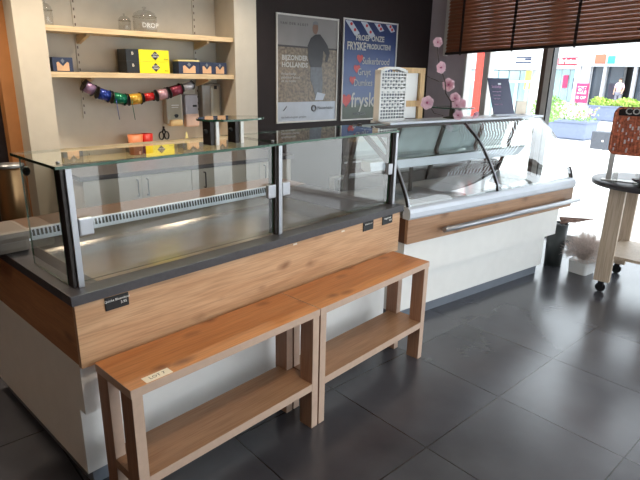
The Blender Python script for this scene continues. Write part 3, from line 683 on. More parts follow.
# worktop in alcove and base cabinets
t = thing('alcove_worktop', 'pale wooden worktop inside the alcove below the shelves', 'worktop', RW(0.675, 2.25, 0.866), TA)
mb = MB(); mb.box(0, 1.465, 0.0, 0.30, 0, 0.05, 0, 0.003); mb.build('board', 'shelf', t)
def base_cab(U0, U1, doors, label):
    t = thing('base_cabinet', label, 'cabinet', RW(U0, 1.70, 0), TA, 'white base cabinets behind the counter')
    W = U1-U0
    mb = MB(); mb.box(0, W, 0.02, 0.53, 0.08, 0.884); mb.box(0.01, W-0.01, 0.06, 0.52, 0, 0.08); mb.build('body', 'cab', t)
    for (a, b, hx) in doors:
        mb = MB(); mb.box(a+0.002, b-0.002, 0, 0.019, 0.09, 0.880, 0, 0.001); d = mb.build('door', 'cab', t)
        mb = MB(); mb.tube([(hx, 0, 0.855), (hx, -0.022, 0.855), (hx, -0.025, 0.845), (hx, -0.025, 0.755), (hx, -0.022, 0.745), (hx, 0, 0.745)], 0.005, 8); mb.build('handle', 'dark_metal', d)
base_cab(0.62, 1.38, ((0, 0.385, 0.350), (0.385, 0.76, 0.420)), 'white base cabinet with two dark handles close together, behind the counter left part')
base_cab(1.382, 2.30, ((0, 0.60, 0.10), (0.60, 0.918, 0.64)), 'white base cabinet on the right, below the dispensers side of alcove')
mb = MB(); mb.box(0.60, 2.32, 1.68, 2.245, 0.885, 0.915, 0, 0.002); o = mb.build('cabinet_worktop', 'worktop'); o.rotation_euler = (0, 0, TA)
tag(o, 'dark grey worktop over the white base cabinets', 'worktop')

# boxes on the lower shelf
M['yellow'] = mat('yellow_card', (238, 228, 20), 0.45, noise=0.02)
M['tea_blue'] = mat('dark_blue_card', (34, 46, 78), 0.45, noise=0.1)
M['tea_tan'] = mat('tan_print', (214, 176, 140), 0.5, noise=0.1)
M['cream_lid'] = mat('cream_lid', (226, 214, 150), 0.5)
def ybox(z, label):
    t = thing('yellow_box', label, 'box', RW(1.235, 2.33, z), TA, 'yellow and black cartons on the lower shelf')
    mb = MB(); mb.box(0.10, 0.345, 0, 0.16, 0, 0.085, 0, 0.002); mb.box(0, 0.099, 0, 0.16, 0, 0.085, 1, 0.002); mb.build('carton', ['yellow', 'black'], t)
    mb = MB(); mb.prism([(0.23, 0.010), (0.265, 0.043), (0.23, 0.076), (0.195, 0.043)], lambda u, v, w: (u, w, v), -0.002, 0.0); e = mb.build('emblem', 'black', t)
    text('lettering', 'ECHT\nLEKKER', 0.017, (0.23, -0.003, 0.045), (1, 0, 0), (0, 0, 1), 'white', e, 0.0003)
    text('lettering', 'B', 0.03, (0.05, -0.0015, 0.055), (1, 0, 0), (0, 0, 1), 'paper', t, 0.0003)
    text('lettering', 'choco', 0.014, (0.335, -0.0015, 0.02), (1, 0, 0), (0, 0, 1), 'black', t, 0.0003, 'RIGHT')
ybox(1.537, 'yellow and black carton, lower one of the stack of two')
ybox(1.6225, 'yellow and black carton, upper one of the stack of two')
def tbox(U, V, w, label, rz=0.0):
    t = thing('tea_box', label, 'box', RW(U, V, 1.537), TA+rz, 'small dark blue boxes on the lower shelf')
    mb = MB(); mb.box(0, w, 0, 0.10, 0, 0.095, 0, 0.0015); mb.build('carton', 'tea_blue', t)
    k = w/0.14
    mb = MB(); mb.prism([(0.028*k, 0.006), (0.112*k, 0.006), (0.112*k, 0.060), (0.100*k, 0.066), (0.070*k, 0.036), (0.040*k, 0.066), (0.028*k, 0.060)], lambda u, v, w: (u, w, v), -0.0015, 0); mb.build('label_print', 'tea_tan', t)
    mb = MB(); mb.prism([(0.07*k, 0.055), (0.083*k, 0.072), (0.07*k, 0.088), (0.057*k, 0.072)], lambda u, v, w: (u, w, v), -0.0018, 0); mb.build('emblem', 'plinth', t)
tbox(0.718, 2.34, 0.135, 'dark blue box with pale M shaped print, alone at the shelf left end')
tbox(1.665, 2.34, 0.185, 'dark blue box with cream lid on it, beside the yellow cartons')
tbox(1.852, 2.34, 0.13, 'dark blue box, middle one of three on the shelf right part', -0.08)
tbox(1.985, 2.35, 0.125, 'dark blue box, last one against the alcove right side', -0.1)
mb = MB(); mb.box(0, 0.19, 0, 0.10, 0, 0.012, 0, 0.002); o = mb.build('cream_lid', 'cream_lid'); o.location = RW(1.664, 2.34, 1.6325); o.rotation_euler = (0, 0, TA); tag(o, 'flat cream carton lying on top of a dark blue box', 'carton')
# glass jars on the upper shelf
def bell(U, V, r, h, label, letters=None):
    t = thing('glass_jar', label, 'jar', RW(U, V, 1.8325), TA, 'clear glass jars on the upper shelf')
    mb = MB(); mb.lathe([(0.0, 0.004), (r*0.95, 0.004), (r, 0.02), (r, h*0.60), (r*0.86, h*0.74), (r*0.5, h*0.84), (r*0.16, h*0.87), (0, h*0.872)]); mb.build('bowl', M['jar_glass'], t)
    mb = MB(); mb.lathe([(0, h*0.872), (r*0.12, h*0.875), (r*0.1, h*0.90), (r*0.2, h*0.94), (r*0.16, h*0.985), (0, h)]); mb.build('knob', M['jar_glass'], t)
    mb = MB(); mb.tube([(r*1.01*math.cos(a), r*1.01*math.sin(a), h*0.60) for a in [2*PI*k/24 for k in range(25)]], 0.003, 6); mb.build('rim', M['jar_glass'], t)
    if letters: text('lettering', letters, r*0.55, (0, -r*1.02, h*0.25), (1, 0, 0), (0, 0, 1), 'white', t, 0.0003)
M['jar_glass'] = glass('jar_glass', (0.90, 0.90, 0.89), 1.6, 0.05, 1.6)
bell(1.435, 2.40, 0.088, 0.185, 'glass bell jar with knob and white lettering on the upper shelf', 'DROP')
bell(1.300, 2.46, 0.045, 0.13, 'small plain glass jar just left of the lettered bell jar')
bell(0.735, 2.42, 0.045, 0.17, 'tall narrow glass jar at the upper shelf left end')
# garland of ribbon spools
SP = [((0.905, 1.452), (0.975, 1.408), (150, 120, 150)), ((0.995, 1.397), (1.085, 1.367), (40, 60, 140)), ((1.10, 1.362), (1.205, 1.343), (20, 110, 80)), ((1.22, 1.341), (1.325, 1.352), (206, 160, 60)),
      ((1.34, 1.355), (1.43, 1.366), (190, 40, 40)), ((1.45, 1.370), (1.54, 1.387), (190, 150, 160)), ((1.56, 1.392), (1.665, 1.422), (124, 48, 66)), ((1.675, 1.427), (1.775, 1.452), (186, 186, 194))]
CN = ['mauve', 'royal blue', 'emerald green', 'gold', 'bright red', 'pale rose', 'burgundy', 'silver']
cord = MB(); cord.tube([(0.93, 2.40, 1.487), (0.90, 2.34, 1.470)] + [(p[0], 2.33, p[1]) for s in SP for p in s[:2]] + [(1.80, 2.34, 1.462), (1.80, 2.40, 1.487)], 0.004, 6)
cord.tube([(0.93+0.02*math.cos(a), 2.37, 1.465+0.024*math.sin(a)) for a in [2*PI*k/16 for k in range(17)]], 0.0025, 6)
o = cord.build('hanging_cord', 'dark_metal'); o.rotation_euler = (0, 0, TA); tag(o, 'dark cord below the lower shelf on which the ribbon spools hang', 'cord')
for i, (a, b, col) in enumerate(SP):
    A3, B3 = Vector((a[0], 0, a[1])), Vector((b[0], 0, b[1])); mid = (A3+B3)/2; d = (B3-A3); L_ = d.length; d.normalize()
    t = thing('ribbon_spool', '%s ribbon spool threaded on the cord under the shelf' % CN[i], 'ribbon spool', RW(mid.x, 2.33, mid.z), TA, 'ribbon spools hanging in a garland')
    M['rib%d' % i] = mat('ribbon_'+CN[i].replace(' ', '_'), col, 0.25, 0.35, noise=0.15, scale=60)
    r = 0.041 if i not in (4, 7) else 0.031
    mb = MB(); mb.tube([-d*(L_/2-0.006), d*(L_/2-0.006)], r, 20); mb.build('ribbon', M['rib%d' % i], t)
    for s in (-1, 1):
        mb = MB(); mb.tube([d*s*(L_/2-0.006), d*s*(L_/2-0.001)], r+0.005, 20); mb.build('flange', 'black', t)
    if i in (2, 3):
        mb = MB(); x = 0.0-d.x*L_*0.35*(1 if i == 3 else 1); mb.tube([(x, -r, 0), (x+0.002, -r-0.004, -0.06), (x+0.012, -r-0.002, -0.15)], 0.0028, 5); mb.build('loose_end', M['rib%d' % (1 if i == 2 else 2)], t)
# dispensers
M['disp_b'] = mat('beige_dispenser', (176, 168, 150), 0.25); M['disp_g'] = mat('lilac_grey_dispenser', (188, 186, 196), 0.3); M['soap'] = mat('pinkish_soap', (232, 200, 184), 0.4); M['cream'] = mat('cream_lever', (236, 206, 150), 0.4)
M['smoke'] = mat('smoky_cover', (150, 142, 132), 0.12)
def disp(name, U, z0, w, h, dpt, body, lower, label, kind):
    t = thing(name, label, 'dispenser', RW(U, 2.55, z0), TA)
    mb = MB(); mb.box(0, w, -dpt, -0.001, 0.05*h, h, 0, 0.02); mb.build('cover', body, t)
    if kind == 'lever':
        mb = MB(); mb.box(0.02, w-0.012, -dpt-0.02, -dpt*0.3, 0, h*0.20, 0, 0.018); mb.build('lever', lower, t)
        mb = MB(); mb.prism([(w*0.42, h*0.33), (w*0.5, h*0.25), (w*0.62, h*0.25), (w*0.7, h*0.33), (w*0.62, h*0.36), (w*0.5, h*0.36)], lambda u, v, k: (u, k, v), -dpt-0.002, -dpt+0.002); mb.build('logo_mark', 'black', t)
        mb = MB(); mb.box(w*0.3, w*0.75, -dpt-0.001, -dpt+0.001, h*0.62, h*0.64); mb.box(w*0.3, w*0.7, -dpt-0.001, -dpt+0.001, h*0.56, h*0.575); mb.build('print_line', 'white', t)
    elif kind == 'push':
        mb = MB(); mb.box(-0.001, w+0.001, -dpt-0.008, -dpt*0.3, 0.0, h*0.42, 0, 0.018); mb.build('push_front', lower, t)
        mb = MB(); mb.box(w*0.55, w*0.85, -dpt-0.002, -dpt, h*0.62, h*0.68); mb.build('level_window', 'black', t)
    else:
        mb = MB(); mb.box(w*0.40, w*0.90, -dpt-0.012, -dpt*0.3, 0.08*h, h*0.95, 0, 0.025); mb.build('front_window', lower, t)
        mb = MB(); mb.box(w*0.60, w*0.75, -dpt-0.015, -dpt-0.011, h*0.86, h*0.95, 0, 0.001); mb.build('lock', 'black', t)
disp('soap_dispenser', 1.600, 1.115, 0.15, 0.27, 0.085, 'disp_b', 'cream', 'beige soap dispenser with cream lever on the alcove wall', 'lever')
disp('lotion_dispenser', 1.775, 1.10, 0.125, 0.27, 0.080, 'disp_g', 'soap', 'lilac grey dispenser with pink lower half, middle of the three', 'push')
disp('towel_dispenser', 1.935, 1.13, 0.185, 0.33, 0.09, 'smoke', 'disp_b', 'large smoky plastic towel dispenser nearest the alcove right side', 'window')
# cups, scissors, cone
M['peach'] = mat('peach_cup', (226, 140, 96), 0.4); M['redcup'] = mat('red_cup', (206, 44, 36), 0.4)
for U, V, m_, l in ((1.285, 2.40, 'peach', 'peach orange cup beside the red cup on the alcove worktop'), (1.392, 2.42, 'redcup', 'bright red cup on the alcove worktop')):
    r = 0.058 if m_ == 'peach' else 0.046
    mb = MB(); mb.lathe([(0, 0), (r*0.85, 0), (r, 0.155), (r-0.005, 0.155), (r*0.80, 0.006), (0, 0.006)]); o = mb.build('cup', m_); o.location = RW(U, V, 0.9165); tag(o, l, 'cup')
t = thing('scissors', 'black handled scissors hanging on alcove wall under the soap dispenser', 'scissors', RW(1.60, 2.545, 0.998), TA)
for s in (-1, 1):
    mb = MB(); mb.tube([(s*0.024+0.020*math.cos(a), -0.004, 0.035+0.032*math.sin(a)) for a in [2*PI*k/16 for k in range(17)]], 0.005, 6); mb.tube([(s*0.014, -0.004, 0.065), (-s*0.006, -0.004, 0.11)], 0.006, 6); mb.build('handle', 'black', t)
mb = MB(); mb.prism([(-0.008, 0.075), (0.008, 0.075), (0.002, 0.114)], lambda u, v, w: (u, w, v), -0.006, -0.003); mb.build('blade', 'steel', t)
mb = MB(); mb.lathe([(0, 0), (0.032, 0), (0.004, 0.15), (0, 0.152)]); o = mb.build('piping_cone', 'cream_lid'); o.location = RW(1.745, 2.42, 0.9165); tag(o, 'pale cone standing on alcove worktop below the lilac dispenser', 'cone')
# tall steel canister and pale bin behind the counter, left
M['steel_warm_refl'] = mat('steel_warm_reflection', (150, 116, 80), 0.30, 0.8, noise=0.05)  # warm reflection on stainless steel put into the base colour
t = thing('steel_canister', 'tall brushed steel canister behind the counter at the left edge', 'canister', (0.325, 1.50, 0.0))
mb = MB(); mb.lathe([(0, 0), (0.075, 0), (0.075, 1.03), (0.07, 1.04), (0, 1.04)], seg=32); mb.build('body', 'steel_warm_refl', t)
mb = MB(); mb.lathe([(0, 1.0405), (0.072, 1.0405), (0.076, 1.044), (0.076, 1.056), (0.02, 1.062), (0, 1.062)]); mb.build('lid', 'steel_dull', t)
M['taupe'] = mat('taupe_plastic', (116, 106, 98), 0.5)
t = thing('bread_bin', 'taupe plastic bin with rounded lid on the counter left end', 'bin', (0.03, 0.578, 0.8425))
mb = MB(); mb.box(-0.16, 0.055, 0, 0.20, 0, 0.065, 0, 0.02); mb.build('body', 'taupe', t)
mb = MB(); mb.box(-0.17, 0.065, -0.01, 0.21, 0.045, 0.09, 0, 0.022); mb.build('lid', 'taupe', t)

# ================================================================== BLIND
t = thing('venetian_blind', 'dark brown wooden venetian blind lowered over the upper shop window', 'blind', RW(4.74, 1.985, 1.80), TA)
mb = MB(); n = 26; pt = 0.0355; Lb = 4.6
SL = 0.042
def slat(k):
    z = 0.03+k*pt; a = math.radians(48)
    w = 0.0265; dx, dz = math.cos(a)*w, math.sin(a)*w
    f = lambda u, v, y: (u, -y, v + SL*y)
    nx_, nz_ = -math.sin(a), math.cos(a); up, lo = [], []
    for i in range(7):
        t = i/3-1; bl = 0.0075*(1-t*t); up.append((t*dx+nx_*bl, z+t*dz+nz_*bl)); lo.append((t*dx+nx_*bl-nx_*0.003, z+t*dz+nz_*bl-nz_*0.003))
    mb.prism(up+lo[::-1], f, 0.0, Lb, 0)
for k in range(n): slat(k)
mb.build('slats', 'blind', t)
mb = MB(); mb.prism([(-0.028, -0.012), (0.022, -0.012), (0.022, 0.012), (-0.028, 0.012)], lambda u, v, y: (u, -y, v+SL*y), 0, Lb); mb.build('bottom_rail', 'blind_tape', t)
for y in (0.20, 0.80, 1.42, 2.1, 2.8):
    mb = MB(); mb.prism([(-0.036, 0.0), (-0.034, 0.0), (-0.034, 0.90-0.05), (-0.036, 0.90-0.05)], lambda u, v, w: (u, -w, v+SL*w), y-0.014, y+0.014); mb.build('ladder_tape', 'blind_tape', t)
    mb = MB(); mb.sphere((-0.03, -y, -0.018+SL*y), 0.010); mb.build('tape_button', 'dark_metal', t)
mb = MB(); mb.box(4.80, 4.838, 2.035, 2.075, 1.78, 2.75); struct('slat_end_daylight_1', mb, 'white')  # added white strip stands in for daylight on the blind's slat ends

# ================================================================== TABLE
TX, TY = 3.92, -0.835
M['leg_pale'] = wood('pale_table_leg', (204, 186, 166), (190, 170, 148), (160, 130, 100), 2, 0.5, 2.7, 0.0)
t = thing('round_table', 'round dark topped serving table on castors in front of the window', 'table', (TX, TY, 0), 0)
mb = MB(); mb.lathe([(0, 0.805), (0.385, 0.805), (0.39, 0.81), (0.39, 0.835), (0.385, 0.84), (0, 0.84)], seg=64); mb.build('tabletop', M['worktop'], t)
LEG = ((-0.275, 0.135), (0.27, 0.165), (-0.25, -0.24), (0.25, -0.24))
for (lx, ly) in LEG:
    mb = MB(); mb.box(lx-0.02, lx+0.02, ly-0.055, ly+0.055, 0.085, 0.805, 0, 0.002); lg = mb.build('leg', 'leg_pale', t)
    mb = MB(); mb.tube([(lx-0.012, ly, 0.036), (lx+0.012, ly, 0.036)], 0.036, 20); mb.box(lx-0.02, lx+0.02, ly-0.02, ly+0.02, 0.045, 0.085, 0, 0.003); mb.build('castor', 'black', lg)
mb = MB(); mb.box(-0.27, 0.27, -0.29, 0.165, 0.275, 0.297); mb.build('lower_shelf', 'leg_pale', t)
# woven rusty sign on the table
M['rust'] = mat('rusty_wire', (190, 106, 76), 0.6, noise=0.5, scale=60)
M['glitter'] = mat('silver_flakes', (226, 214, 214), 0.3, 0.3)
sd = Vector((-0.985, -0.174, 0)); sa = math.atan2(-0.174, -0.985)+PI/2
t = thing('rust_sign', 'rust brown rounded sign with dark lettered band on the round table', 'sign', (3.765, -0.735, 0.84), sa)
mb = MB()
def rr(w, h, r, n=6):
    pts = []
    for cx, cz, a0 in ((w/2-r, h/2-r, 0), (-w/2+r, h/2-r, PI/2), (-w/2+r, -h/2+r, PI), (w/2-r, -h/2+r, 1.5*PI)):
        for k in range(n+1): a = a0+PI/2*k/n; pts.append((cx+r*math.cos(a), cz+r*math.sin(a)))
    return pts
Q = lambda u, v, w: (u, w, v+0.365)
mb.prism(rr(0.34, 0.325, 0.045), Q, -0.004, 0.004); pl = mb.build('plate', 'rust', t)
mb = MB(); mb.tube([(u, -0.004, v+0.365) for u, v in rr(0.34, 0.325, 0.045)] + [(rr(0.34, 0.325, 0.045)[0][0], -0.004, rr(0.34, 0.325, 0.045)[0][1]+0.375)], 0.010, 8)
for k in range(14):
    x = -0.155+k*0.0238; mb.tube([(x, -0.006, 0.215), (x, -0.008, 0.535)], 0.003, 5)
mb.build('rim', 'rust', t)
mb = MB(); mb.box(-0.15, 0.15, -0.012, -0.006, 0.475, 0.535, 0, 0.001); bd = mb.build('name_band', 'black', t)
text('lettering', 'COFFEE', 0.064, (0.0, -0.013, 0.505), (1, 0, 0), (0, 0, 1), 'p_text', bd, 0.0006, bold=0.001)
fl_ = MB(); rnd = random.Random(3)
for k in range(46):
    x, z = rnd.uniform(-0.15, 0.15), rnd.uniform(0.22, 0.46); s_ = rnd.uniform(0.004, 0.011); fl_.box(x-s_*0.6, x+s_*0.6, -0.013, -0.010, z-s_*1.3, z+s_*1.3)
fl_.build('silver_flecks', 'glitter', t)
mb = MB(); mb.box(-0.16, -0.125, -0.006, 0.006, 0.008, 0.21, 0, 0.001); mb.box(-0.19, 0.19, -0.04, 0.04, 0, 0.008, 0, 0.002); mb.box(0.125, 0.16, -0.006, 0.006, 0.008, 0.21); mb.build('stand', 'frame_grey', t)
# small glass bits and cloche
t = thing('glass_cloche', 'glass dome over a wooden block on a grey plate, on the round table', 'cloche', (3.615, -0.895, 0.8402))
mb = MB(); mb.lathe([(0, 0), (0.07, 0), (0.07, 0.03), (0.115, 0.05), (0.115, 0.06), (0, 0.062)]); mb.build('plate', 'worktop', t)
mb = MB(); mb.lathe([(0.10, 0.062), (0.10, 0.16), (0.085, 0.21), (0.05, 0.245), (0, 0.255)]); mb.build('dome', M['jar_glass'], t)
mb = MB(); mb.lathe([(0, 0.063), (0.07, 0.063), (0.07, 0.15), (0, 0.152)]); mb.build('wooden_block', 'dark_oak', t)
for i, (x, y, h, l) in enumerate(((3.655, -0.66, 0.09, 'slender clear glass tube at the table left rim'), (3.68, -0.79, 0.05, 'small clear glass cup beside the rust sign foot'))):
    mb = MB(); mb.lathe([(0, 0), (0.018, 0), (0.02, h), (0.018, h), (0.016, 0.004), (0, 0.004)], seg=16); o = mb.build('small_glass', M['jar_glass']); o.location = (x, y, 0.8405); tag(o, l, 'glass')

# ================================================================== POTS BY THE WINDOW
M['pot_dark'] = mat('dark_green_grey_pot', (54, 58, 58), 0.4, noise=0.15)
t = thing('tall_planter', 'tall dark round planter on the floor at the cooler right end', 'planter', (4.01, -0.205, 0), FA)
mb = MB(); mb.lathe([(0, 0), (0.070, 0), (0.082, 0.375), (0.076, 0.375), (0.074, 0.36), (0, 0.359)], seg=32); mb.build('pot', 'pot_dark', t)
mb = MB(); mb.lathe([(0, 0.36), (0.073, 0.36), (0.0, 0.37)]); mb.build('soil', 'black', t)
M['dry'] = mat('dried_stem', (236, 222, 214), 0.8, noise=0.15, scale=30)
M['dry2'] = mat('dried_leaf', (150, 122, 110), 0.8, noise=0.3, scale=30)
mb = MB()
for k in range(5):
    a = -0.5+0.22*k; mb.tube([(0.02, -0.01, 0.365), (0.06, -0.05+0.02*k, 0.40), (0.12+0.01*k, -0.09-0.03*k, 0.385+0.012*k)], [0.006, 0.018, 0.004], 6)
mb.build('dried_leaves', 'dry2', t)
t = thing('dried_flower_pot', 'white square ceramic pot with a fluffy ball of dried pale twigs', 'potted plant', (4.00, -0.45, 0), FA)
mb = MB(); mb.prism(rr(0.19, 0.17, 0.03), lambda u, v, w: (u*(0.9+0.9*w), v*(0.9+0.9*w), w), 0.0, 0.105); mb.build('pot', 'white', t)
mb = MB(); rnd = random.Random(5)
for k in range(620):
    th = rnd.uniform(0, 2*PI); ph = rnd.uniform(-0.45, 1.4); R = rnd.uniform(0.11, 0.18)
    d = Vector((math.cos(th)*math.cos(ph), math.sin(th)*math.cos(ph), math.sin(ph)*0.95))
    s0 = Vector((rnd.uniform(-.03, .03), rnd.uniform(-.03, .03), 0.11 + rnd.uniform(0, 0.03))); e = Vector((0, 0, 0.175)) + d*R
    m_ = (s0+e)/2 + Vector((rnd.uniform(-.02, .02), rnd.uniform(-.02, .02), rnd.uniform(0, .03)))
    mb.tube([s0, m_, e], [0.0015, 0.0013, 0.0010], 3, 0, False)
    for j in range(2):
        dd = Vector((rnd.uniform(-1, 1), rnd.uniform(-1, 1), rnd.uniform(-1, 1)))*0.035
        mb.tube([m_*0.4+e*0.6, m_*0.2+e*0.8+dd*0.6, e+dd], [0.0013, 0.0011, 0.0009], 3, 0, False)
o = mb.build('dried_twigs', 'dry', t, fix=False); o['kind'] = 'stuff'
M['service_grey'] = mat('service_grey', (84, 88, 96), 0.6)
M['leaf'] = mat('bright_leaf', (146, 186, 110), 0.6, noise=0.3, scale=6)

# ================================================================== OUTDOORS
M['facade'] = mat('pale_facade', (222, 222, 224), 0.7, noise=0.02); M['fac_frame'] = mat('grey_facade_frame', (168, 170, 176), 0.5)
M['dark_glass'] = mat('dark_shop_glass', (62, 70, 80), 0.08, noise=0.2, scale=0.5); M['mid_glass'] = mat('pale_shop_glass', (150, 178, 184), 0.1, noise=0.15, scale=0.6)
M['sign_red'] = mat('red_sign', (222, 30, 62), 0.5); M['pink'] = mat('pink_sign', (226, 50, 100), 0.5); M['planter'] = mat('blue_grey_planter', (112, 122, 146), 0.6); M['coral'] = mat('coral_panel', (240, 104, 80), 0.5); M['teal'] = mat('turquoise_panel', (60, 190, 190), 0.5)
M['red_col'] = mat('red_column', (214, 62, 46), 0.5); M['yellow_s'] = mat('yellow_strip', (226, 206, 90), 0.5)
def ext(name, label, cat, U, V, z=-0.055, rz=0.0, group=None): return thing(name, label, cat, RW(U, V, z), TA+rz, group)
# department store opposite (U = 36)
t = ext('store_building', 'pale store building opposite with dark glass doors', 'building', 36, 0)
mb = MB(); mb.box(0.4, 8, 6, 14.3, 2.45, 7); mb.box(0.3, 0.5, 13.42, 14.3, 0, 2.45); mb.box(1.5, 8, 6, 14.3, 0, 2.45); mb.build('wall', 'facade', t)
mb = MB()
for V in (14.0, 13.35, 12.4, 10.65, 9.2, 7.8): mb.box(0.1, 0.35, V-0.09, V+0.09, 0, 2.45)
mb.box(0.05, 0.4, 6, 14.1, 2.42, 2.58); mb.build('window_frame', 'fac_frame', t)
for a, b in ((12.5, 13.27), (11.4, 12.3), (9.3, 10.55), (7.9, 9.1)):
    mb = MB(); mb.box(0.5, 0.55, a, b, 0.05, 2.42); mb.build('shop_pane', 'dark_glass', t)
mb = MB(); mb.box(1.2, 1.3, 10.7, 11.5, 0.0, 2.42); mb.build('doorway', 'black', t)
for (a, b, c0, c1, m_) in ((12.55, 13.2, 2.6, 3.15, 'coral'), (12.0, 12.42, 2.6, 3.05, 'teal')):
    mb = MB(); mb.box(0.33, 0.39, a, b, c0, c1); mb.build('colour_panel', m_, t)
mb = MB()
for V in (12.7, 11.9, 11.0, 10.1, 9.2): mb.box(0.36, 0.42, V-0.02, V+0.02, 2.6, 5.5)
mb.build('panel_joint', 'fac_frame', t)
# shop with red sign (U = 40)
t = ext('shop_building', 'pale shop building with a red name sign and glass front', 'building', 40, 0)
mb = MB(); mb.box(0.3, 6, 14.9, 19.5, 2.35, 6); mb.box(2.5, 6, 14.9, 19.5, 0, 2.35); mb.build('wall', 'facade', t)
for k in range(5):
    a = 15.3+k*0.62; mb = MB(); mb.box(0.6, 0.65, a, a+0.56, 0.05, 2.3); mb.build('shop_pane', 'mid_glass', t)
mb = MB(); mb.box(0.5, 0.8, 15.05, 15.3, 0, 3.4); mb.build('corner_post', 'sign_red', t)
mb = MB(); mb.box(0.1, 0.3, 15.9, 17.35, 2.6, 3.12, 0, 0.02); sg = mb.build('shop_sign', 'sign_red', t)
text('lettering', 'Bristol', 0.50, (0.09, 16.6, 2.86), (0, -1, 0), (0, 0, 1), 'white', sg, 0.01, bold=0.02)
mb = MB(); mb.box(0.5, 0.58, 16.6, 16.95, 1.0, 1.9); mb.build('window_poster', 'pink', t)
mb = MB(); mb.box(0.5, 0.58, 15.8, 16.2, 0.9, 1.7); mb.build('window_poster', 'tea_blue', t)
# OP board
t = ext('sale_board', 'pink and white sale board standing in front of store', 'sign', 34, 12.7)
mb = MB(); mb.box(-0.05, 0.05, -0.36, 0.36, 0.25, 1.40); mb.build('board', 'pink', t)
mb = MB(); mb.box(-0.07, -0.05, -0.26, 0.26, 0.78, 1.22); fc = mb.build('white_field', 'white', t)
text('lettering', 'OP', 0.46, (-0.08, 0, 1.0), (0, -1, 0), (0, 0, 1), 'pink', fc, 0.01, bold=0.02)
text('lettering', 'IS OP', 0.26, (-0.06, 0, 0.55), (0, -1, 0), (0, 0, 1), 'white', t, 0.01)
mb = MB(); mb.box(-0.2, 0.2, -0.3, -0.24, 0, 0.25); mb.box(-0.2, 0.2, 0.24, 0.3, 0, 0.25); mb.build('foot', 'fac_frame', t)
# neighbouring glass building (U = 20)
t = ext('glass_building', 'pale glazed building with white railings seen behind the navy board', 'building', 20, 0)
mb = MB(); mb.box(0.5, 1.3, 9.15, 13.5, 1.95, 5.5); mb.box(1.1, 1.3, 9.15, 13.5, 0, 1.95); mb.build('wall', 'facade', t)
for k in range(9):
    a = 9.16+k*0.48; mb = MB(); mb.box(0.55, 0.6, a, a+0.43, 0.03, 1.9); mb.build('shop_pane', 'mid_glass', t)
mb = MB(); mb.box(0.2, 0.26, 8.6, 12.3, 1.46, 1.53)
for k in range(9): mb.box(0.2, 0.26, 8.6+k*0.46, 8.66+k*0.46, 0, 1.46)
mb.build('railing', 'white', t)
mb = MB(); mb.box(-0.25, -0.1, 8.72, 9.58, 2.13, 2.48); sg = mb.build('sign_panel', 'white', t)
mb = MB(); mb.box(-0.28, -0.25, 8.80, 9.42, 2.36, 2.41); mb.box(-0.28, -0.25, 8.80, 9.42, 2.17, 2.22); mb.box(-0.28, -0.25, 8.80, 9.05, 2.28, 2.34); mb.build('sign_bars', 'tea_blue', sg)
mb = MB(); mb.box(-0.1, 0.5, 9.0, 9.3, 2.0, 2.12); mb.build('sign_bracket', 'fac_frame', t)
mb = MB(); mb.box(0.3, 0.4, 9.05, 9.25, 1.2, 1.9); mb.build('yellow_panel', 'yellow_s', t)
t = ext('red_column', 'tall red painted column outside left of navy board', 'column', 8, 3.56)
mb = MB(); mb.box(-0.08, 0.08, -0.07, 0.07, 0, 3.6, 0, 0.005); mb.build('shaft', 'red_col', t)
mb = MB(); mb.box(-0.12, 0.12, -0.11, 0.11, 0, 0.06, 0, 0.005); mb.build('base', 'fac_frame', t)
# planters
M['leaf_y'] = mat('yellow_green_leaf', (172, 198, 96), 0.6, noise=0.3, scale=5); M['fl_pink'] = mat('pink_flower', (240, 150, 160), 0.6, noise=0.15); M['fl_white'] = mat('white_flower', (244, 238, 226), 0.6)
def planter(U, V, L, D, H, label, leafm, flowers, ph):
    t = ext('street_planter', label, 'planter', U, V)
    mb = MB()
    mb.box(0, D, -L/2, L/2, 0.04, H-0.05, 0, 0.015); mb.box(-0.03, D+0.03, -L/2-0.03, L/2+0.03, H-0.06, H, 0, 0.01); mb.box(0.05, D-0.05, -L/2+0.05, L/2-0.05, 0, 0.04); mb.build('trough', 'planter', t)
    rnd = random.Random(int(U*10)); mb = MB(); fm = MB()
    for k in range(int(L*420)):
        y = rnd.uniform(-L/2, L/2); x = rnd.uniform(0, D); h = rnd.random()
        prof_ = ph*(0.55+0.45*math.sin(y*3.1+1)**2); c = Vector((x, y, H+h*prof_)); s = rnd.uniform(0.03, 0.06)*(1.6 if U > 20 else 1)
        n = Vector((rnd.uniform(-1, 1), rnd.uniform(-1, 1), rnd.uniform(0, 1))).normalized(); a = n.orthogonal().normalized(); b = n.cross(a)
        tgt = fm if flowers and rnd.random() < 0.5 and h > 0.35 else mb
        vs = [tgt.bm.verts.new(c+a*s), tgt.bm.verts.new(c+b*s*0.5), tgt.bm.verts.new(c-a*s), tgt.bm.verts.new(c-b*s*0.5)]
        tgt._f(vs, 0 if tgt is mb else rnd.choice((0, 0, 1)))
    o = mb.build('leaves', leafm, t, fix=False); o['kind'] = 'stuff'
    if flowers: o = fm.build('flowers', ['fl_pink', 'fl_white'], t, fix=False); o['kind'] = 'stuff'
    else: fm.bm.free()
planter(14.8, 4.98, 1.15, 0.8, 0.52, 'blue grey street planter full of pink and white flowers outside', 'leaf', True, 0.50)
planter(23, 6.3, 2.9, 0.9, 0.62, 'long blue grey street planter with yellow green plants before the store', 'leaf_y', False, 0.32)
t = ext('street_shrub', 'bright green shrub outside behind the window mullion', 'shrub', 9.6, 3.05)
rnd = random.Random(9); mb = MB()
